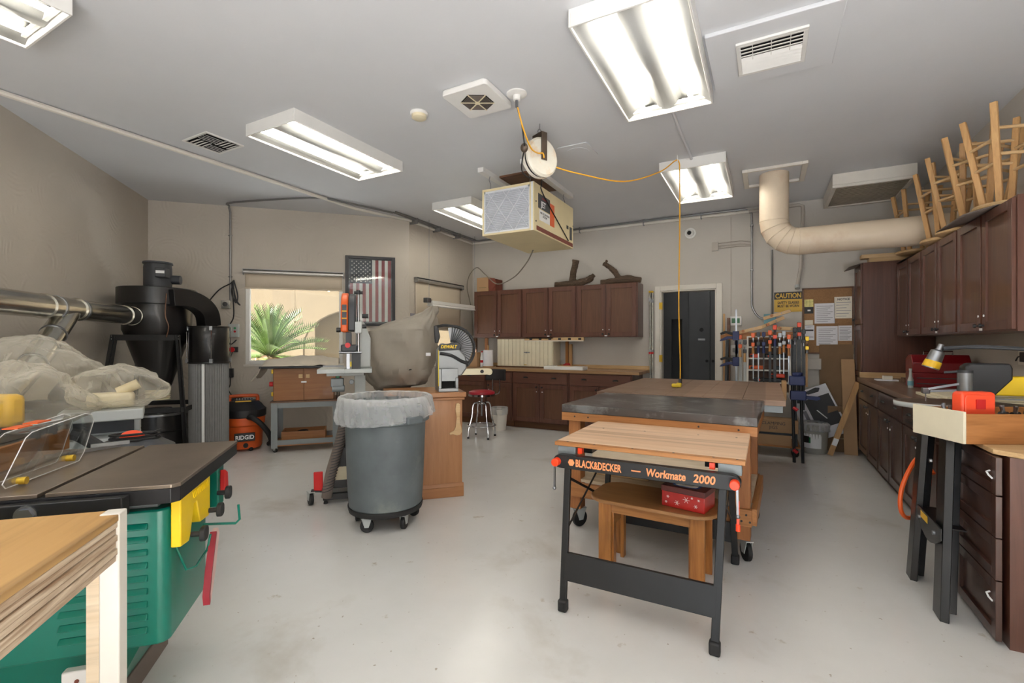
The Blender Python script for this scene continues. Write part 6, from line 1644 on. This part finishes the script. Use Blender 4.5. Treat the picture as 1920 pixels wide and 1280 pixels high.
# yellow bracket
pol = [(.075,.80),(.075,.64),(.15,.63),(.165,.65),(.20,.745),(.225,.745),(.265,.655),(.36,.645),(.375,.66),(.375,.80)]
MB().prism(pol,'x',-.048,-.018).build('yellow_bracket','yellow_plastic',ts,bev=.004)
for i in range(12): MB().box((-.017,.19+i*.014,.778),(.003,.004,.026),Matrix.Rotation(.5,3,'X')).build('bracket_rib','yellow_plastic',ts)
for (y,z) in ((.17,.645),(.36,.665),(.47,.70)):
    MB().cyl((-.02,y,z),(.012,y,z),.010,n=10).prism(rrect(.05,.05,.018,4,y,z),'x',.012,.03).build('locking_knob','black_rubber',ts,bev=.006)
MB().tube([V(-.05,.13,.62),V(-.02,.13,.54),V(.0,.16,.535),V(.0,.28,.545),V(.01,.28,.60)],.004,6).tube([V(-.05,.40,.60),V(.06,.42,.585),V(.075,.42,.60),V(.07,.42,.66)],.005,6).build('wire_hook','saw_green',ts)
pu = thing('push_stick','red and pink wooden push stick hung on the saw cabinet hook','push stick',OS,R45)
MB().prism([(.30,.60),(.33,.605),(.345,.58),(.30,.46),(.25,.37),(.225,.365),(.215,.40),(.24,.48)],'x',.006,.022).build('blade','pink_wood',pu)
MB().prism([(.30,.602),(.24,.48),(.213,.40),(.222,.363),(.23,.372),(.227,.40),(.25,.47),(.305,.595)],'x',.003,.025).build('edge','red_wood',pu)
rp = thing('stop_paddle','red stop paddle on the far corner of the table saw','switch',OS,R45)
MB().bx(-.135,-.05,.60,.68,.60,.79).build('switch_box','saw_green',rp,bev=.006); MB().prism([(.62,.76),(.66,.74),(.67,.66),(.64,.64),(.62,.66)],'x',-.05,-.028).build('paddle','red_plastic',rp,bev=.004)
# clear blade guard on the saw
gu = thing('blade_guard','clear plastic blade guard sitting on the table saw','blade guard')
gx = -.47
def gpt(px,py,lx=gx): return onS(px,py,lx)
for lx,mt in ((gx,'acrylic'),(gx-.07,'acrylic')):
    base = [(4,914),(10,921),(24,916),(148,868),(158,850),(176,792),(172,781),(160,779),(60,815),(48,826)]
    pts = [toS(gpt(a,b,gx)) for a,b in base]
    zmin = min(p.z for p in pts)
    ring_ = [V(lx,p.y,p.z-zmin+.8735) for p in pts]; MB().tube(ring_+[ring_[0]],.0015,6).build('edge_glint','label_white',gu)  # white tubing stands in for the gleam of the acrylic edges
    MB().prism([(p.y,p.z-zmin+.8715) for p in pts],'x',lx-.002,lx+.002).build('side_plate',mt,gu)
q = [toS(gpt(a,b,gx)) for a,b in ((60,815),(160,779))]
dzg = -zmin+.8715
MB().vf([V(gx,q[0].y,q[0].z+dzg),V(gx,q[1].y,q[1].z+dzg),V(gx-.07,q[1].y,q[1].z+dzg),V(gx-.07,q[0].y,q[0].z+dzg)],[(0,1,2,3)]).build('top_plate','acrylic',gu,thick=.004)
for (a,b) in (((37,905),(72,850)),((128,862),(155,812))):
    p0,p1 = toS(gpt(*a)),toS(gpt(*b)); p0.z += dzg; p1.z += dzg; p0.x = p1.x = gx+.006
    MB().bar(p0,p1,.004,.03,up=(0,1,0)).build('link_arm','acrylic',gu)
    MB().cyl(p0-V(.01,0,0),p0+V(.012,0,0),.012,n=12).build('pivot_bolt','brass',gu)
for (a,b) in ((55,807),(90,797)):
    p0 = toS(gpt(a,b)); MB().bx(gx-.05,gx-.01,p0.y-.035,p0.y+.035,p0.z+dzg+.004,p0.z+dzg+.008).build('orange_decal','orange_plastic',gu)
for o in gu.children: pass
gu.location = OS; gu.rotation_euler = (0,0,R45)
sf = thing('saw_fence','wood-faced black rip fence lying across the table saw','fence',OS,R45)
MB().bx(-.66,-.64,-.03,.72,.8715,.955).build('wood_face','fir_y',sf,bev=.002); MB().bx(-.74,-.661,-.05,.74,.8715,.94).build('beam','black_paint',sf,bev=.004)
MB().cyl((-.65,.25,.955),(-.65,.25,.985),.016,n=12).build('stop_knob','black_plastic',sf)
for y in (.52,.62): MB().bx(-.662,-.638,y-.012,y+.012,.95,1.0).build('feather','black_plastic',sf)
mg = thing('mitre_gauge','steel mitre gauge bar lying at the far edge of the table saw','gauge',OS,R45)
MB().bar((-.62,.52,.879),(-.45,.69,.879),.02,.012).build('bar','steel',mg); MB().bar((-.52,.62,.893),(-.41,.68,.893),.014,.014).build('handle','alu',mg)
# outfeed bench in the near corner
of = thing('outfeed_table','scorched plywood outfeed table with laminated edge and white leg at the near left','table',S(-.075,-.155),R45)
MB().bx(-1.2,0,-1.05,0,.832,.85).build('top','saw_ply',of,bev=.002)
for i in range(6):
    z = .832-(i+1)*.0185
    MB().bx(-.03,-.001-.004*(i%2),-1.05,-.045,z+.002,z+.0185).build('laminated_strip','ply_edge',of,bev=.002)
MB().bx(-1.2,-.045,-.03,0,.72,.831).build('apron','pale_ply',of)
MB().bx(-.045,.002,-.045,.002,0,.853).build('leg','trim_white',of,bev=.004); MB().bx(-.075,-.046,-.04,-.01,0,.72).build('leg_block','pale_ply',of)
MB().bx(-1.2,-1.15,-1.05,-1.0,0,.831).build('leg','trim_white',of); MB().bx(-1.2,-1.15,-.05,0,0,.831).build('leg','trim_white',of); MB().bx(-.05,0,-1.05,-1.0,0,.72).build('leg','trim_white',of)
sb_ = thing('white_junction_plate','white metal cover plate with two screws on the green saw cabinet','plate',S(-.17,.04,.23),R45)
MB().bx(-.14,0,-.03,0,-.10,.09).build('plate','white_metal',sb_,bev=.004)
for x in (-.10,-.04): MB().cyl((x,-.03,.06),(x,-.033,.06),.006,n=8).build('screw','brown_flap',sb_)
# pale planer with a plastic bag, black pedestal sander
pl = thing('planer_cabinet','pale grey machine cabinet with an open slot behind the table saw','machine',V(-3.55,1.36,0),math.radians(65))
MB().bx(-.17,.17,-.16,.18,0,.76).bx(-.17,.17,-.02,.18,.76,.86).bx(-.19,.19,-.18,.18,.861,.925).build('body','grey_light',pl,bev=.008)
MB().bx(-.14,.14,-.026,-.02,.775,.85).build('slot','charcoal',pl)
sn = thing('pedestal_sander','black plastic machine base with an orange cap and coiled cord behind the table saw','machine',V(-3.02,1.28,0),math.radians(60))
MB().bx(-.10,.10,-.08,.1,0,.69).build('pedestal','black_paint',sn,bev=.01)
MB().rings([[V(x,y,z) for x,y in rrect(w,d_,min(w,d_)*.3,4)] for (w,d_,z) in ((.36,.24,.69),(.38,.26,.71),(.37,.25,.75),(.25,.18,.79),(.12,.10,.815),(.05,.05,.82))]).build('housing','charcoal',sn)
MB().ball((.0,-.02,.815),(.055,.045,.035)).build('cap','orange_red',sn)
MB().tube([V(.11*math.cos(t*.7)+.01,.07*math.sin(t*.7)-.01,.785+.002*t) for t in range(28)],.006,6).build('coiled_cord','cord_black',sn)
MB().tube([V(-.24,-.05,.86),V(-.2,-.05,.84),V(-.12,-.05,.77)],.03,8,4).build('side_handle','black_rubber',sn)
tb = thing('tool_bench','dark steel bench behind the table saw under the plastic-wrapped tools','bench',S(-1.5,1.22),R45)
MB().bx(-.45,.40,-.32,.32,.80,.84).build('top','charcoal',tb)
for x in (-.42,.33):
    for y in (-.30,.26): MB().bx(x,x+.04,y,y+.04,0,.799).build('leg','black_paint',tb)
def blob(name,label,ctr,rad,seed,mat='plastic_bag',amp=.18,extra=()):
    m = MB(); nu,nv = 56,30; rs = []
    for j in range(nv+1):
        t = -PI/2+PI*j/nv; k = max(.03,math.cos(t)); row = []
        for i in range(nu):
            a = 2*PI*i/nu; d_ = V(k*math.cos(a),k*math.sin(a),math.sin(t))
            f = 1+amp*noise.noise(d_*1.6+V(seed,0,0))+amp*.5*noise.noise(d_*4+V(0,seed,0))+amp*.28*abs(noise.noise(d_*9+V(seed,seed,0)))
            for (ed,ea,ew) in extra:
                f += ea*math.exp(-((d_-Vector(ed).normalized()).length/ew)**2)
            p = V(d_.x*rad[0],d_.y*rad[1],d_.z*rad[2])*f
            if p.z < -rad[2]*.92: p.z = -rad[2]*.92
            row.append(p)
        rs.append(row)
    m.rings(rs); o = m.build(name,mat,ang=50); o.location = ctr; o.rotation_euler = (0,0,YAW+.6)
    tag(o,label,'plastic bag'); return o
c1 = at(213,748,2.88); c1.z = .926+.13*.92+.002
blob('plastic_bag','clear plastic bag bunched over a tool on the pale grey machine',c1,(.235,.20,.13),3.1,extra=(((1,-.3,-.1),.35,.35),))
t3 = thing('sander_tool','beige hand tool wrapped in the bag on the pale grey machine','tool',(c1.x,c1.y,.927),YAW+.6)
MB().bx(-.12,.10,-.06,.06,0,.09).build('body','cream_paint',t3,bev=.02); MB().cyl((.02,0,.09),(.12,0,.14),.03,n=12).build('knob','cream_box',t3)
c2 = at(92,722,2.95); zb2 = .842; r2 = .225; c2.z = zb2+r2*.92
blob('plastic_bag','tall clear plastic bag behind the nearer wrapped tool at the left edge',c2,(.30,.24,.245),8.4,amp=.22,extra=(((-.5,.2,1),.35,.5),((1,-.2,-.3),.25,.4)))
c3 = at(30,745,2.55); r3 = .185; c3.z = zb2+r3*.92
blob('plastic_bag','nearest cloudy plastic bag with an orange tool inside at the left edge',c3,(.26,.22,.20),5.7,amp=.2,extra=(((1,0,-.2),.3,.35),))
t4 = thing('orange_tool','orange power tool inside the nearest plastic bag','tool',(c3.x-.05,c3.y-.02,zb2),YAW)
MB().bx(-.13,.06,-.05,.05,.02,.20).build('body','label_yellow',t4,bev=.03); MB().bx(-.15,.1,-.07,.07,0,.022).build('base','charcoal',t4)
t5 = thing('grey_tool','dark grey machine inside the tall plastic bag','tool',(c2.x+.05,c2.y,zb2),YAW)
MB().bx(-.15,.13,-.07,.07,0,.12).cyl((.02,0,.12),(.1,0,.22),.05,n=14).build('body','charcoal',t5,bev=.02)
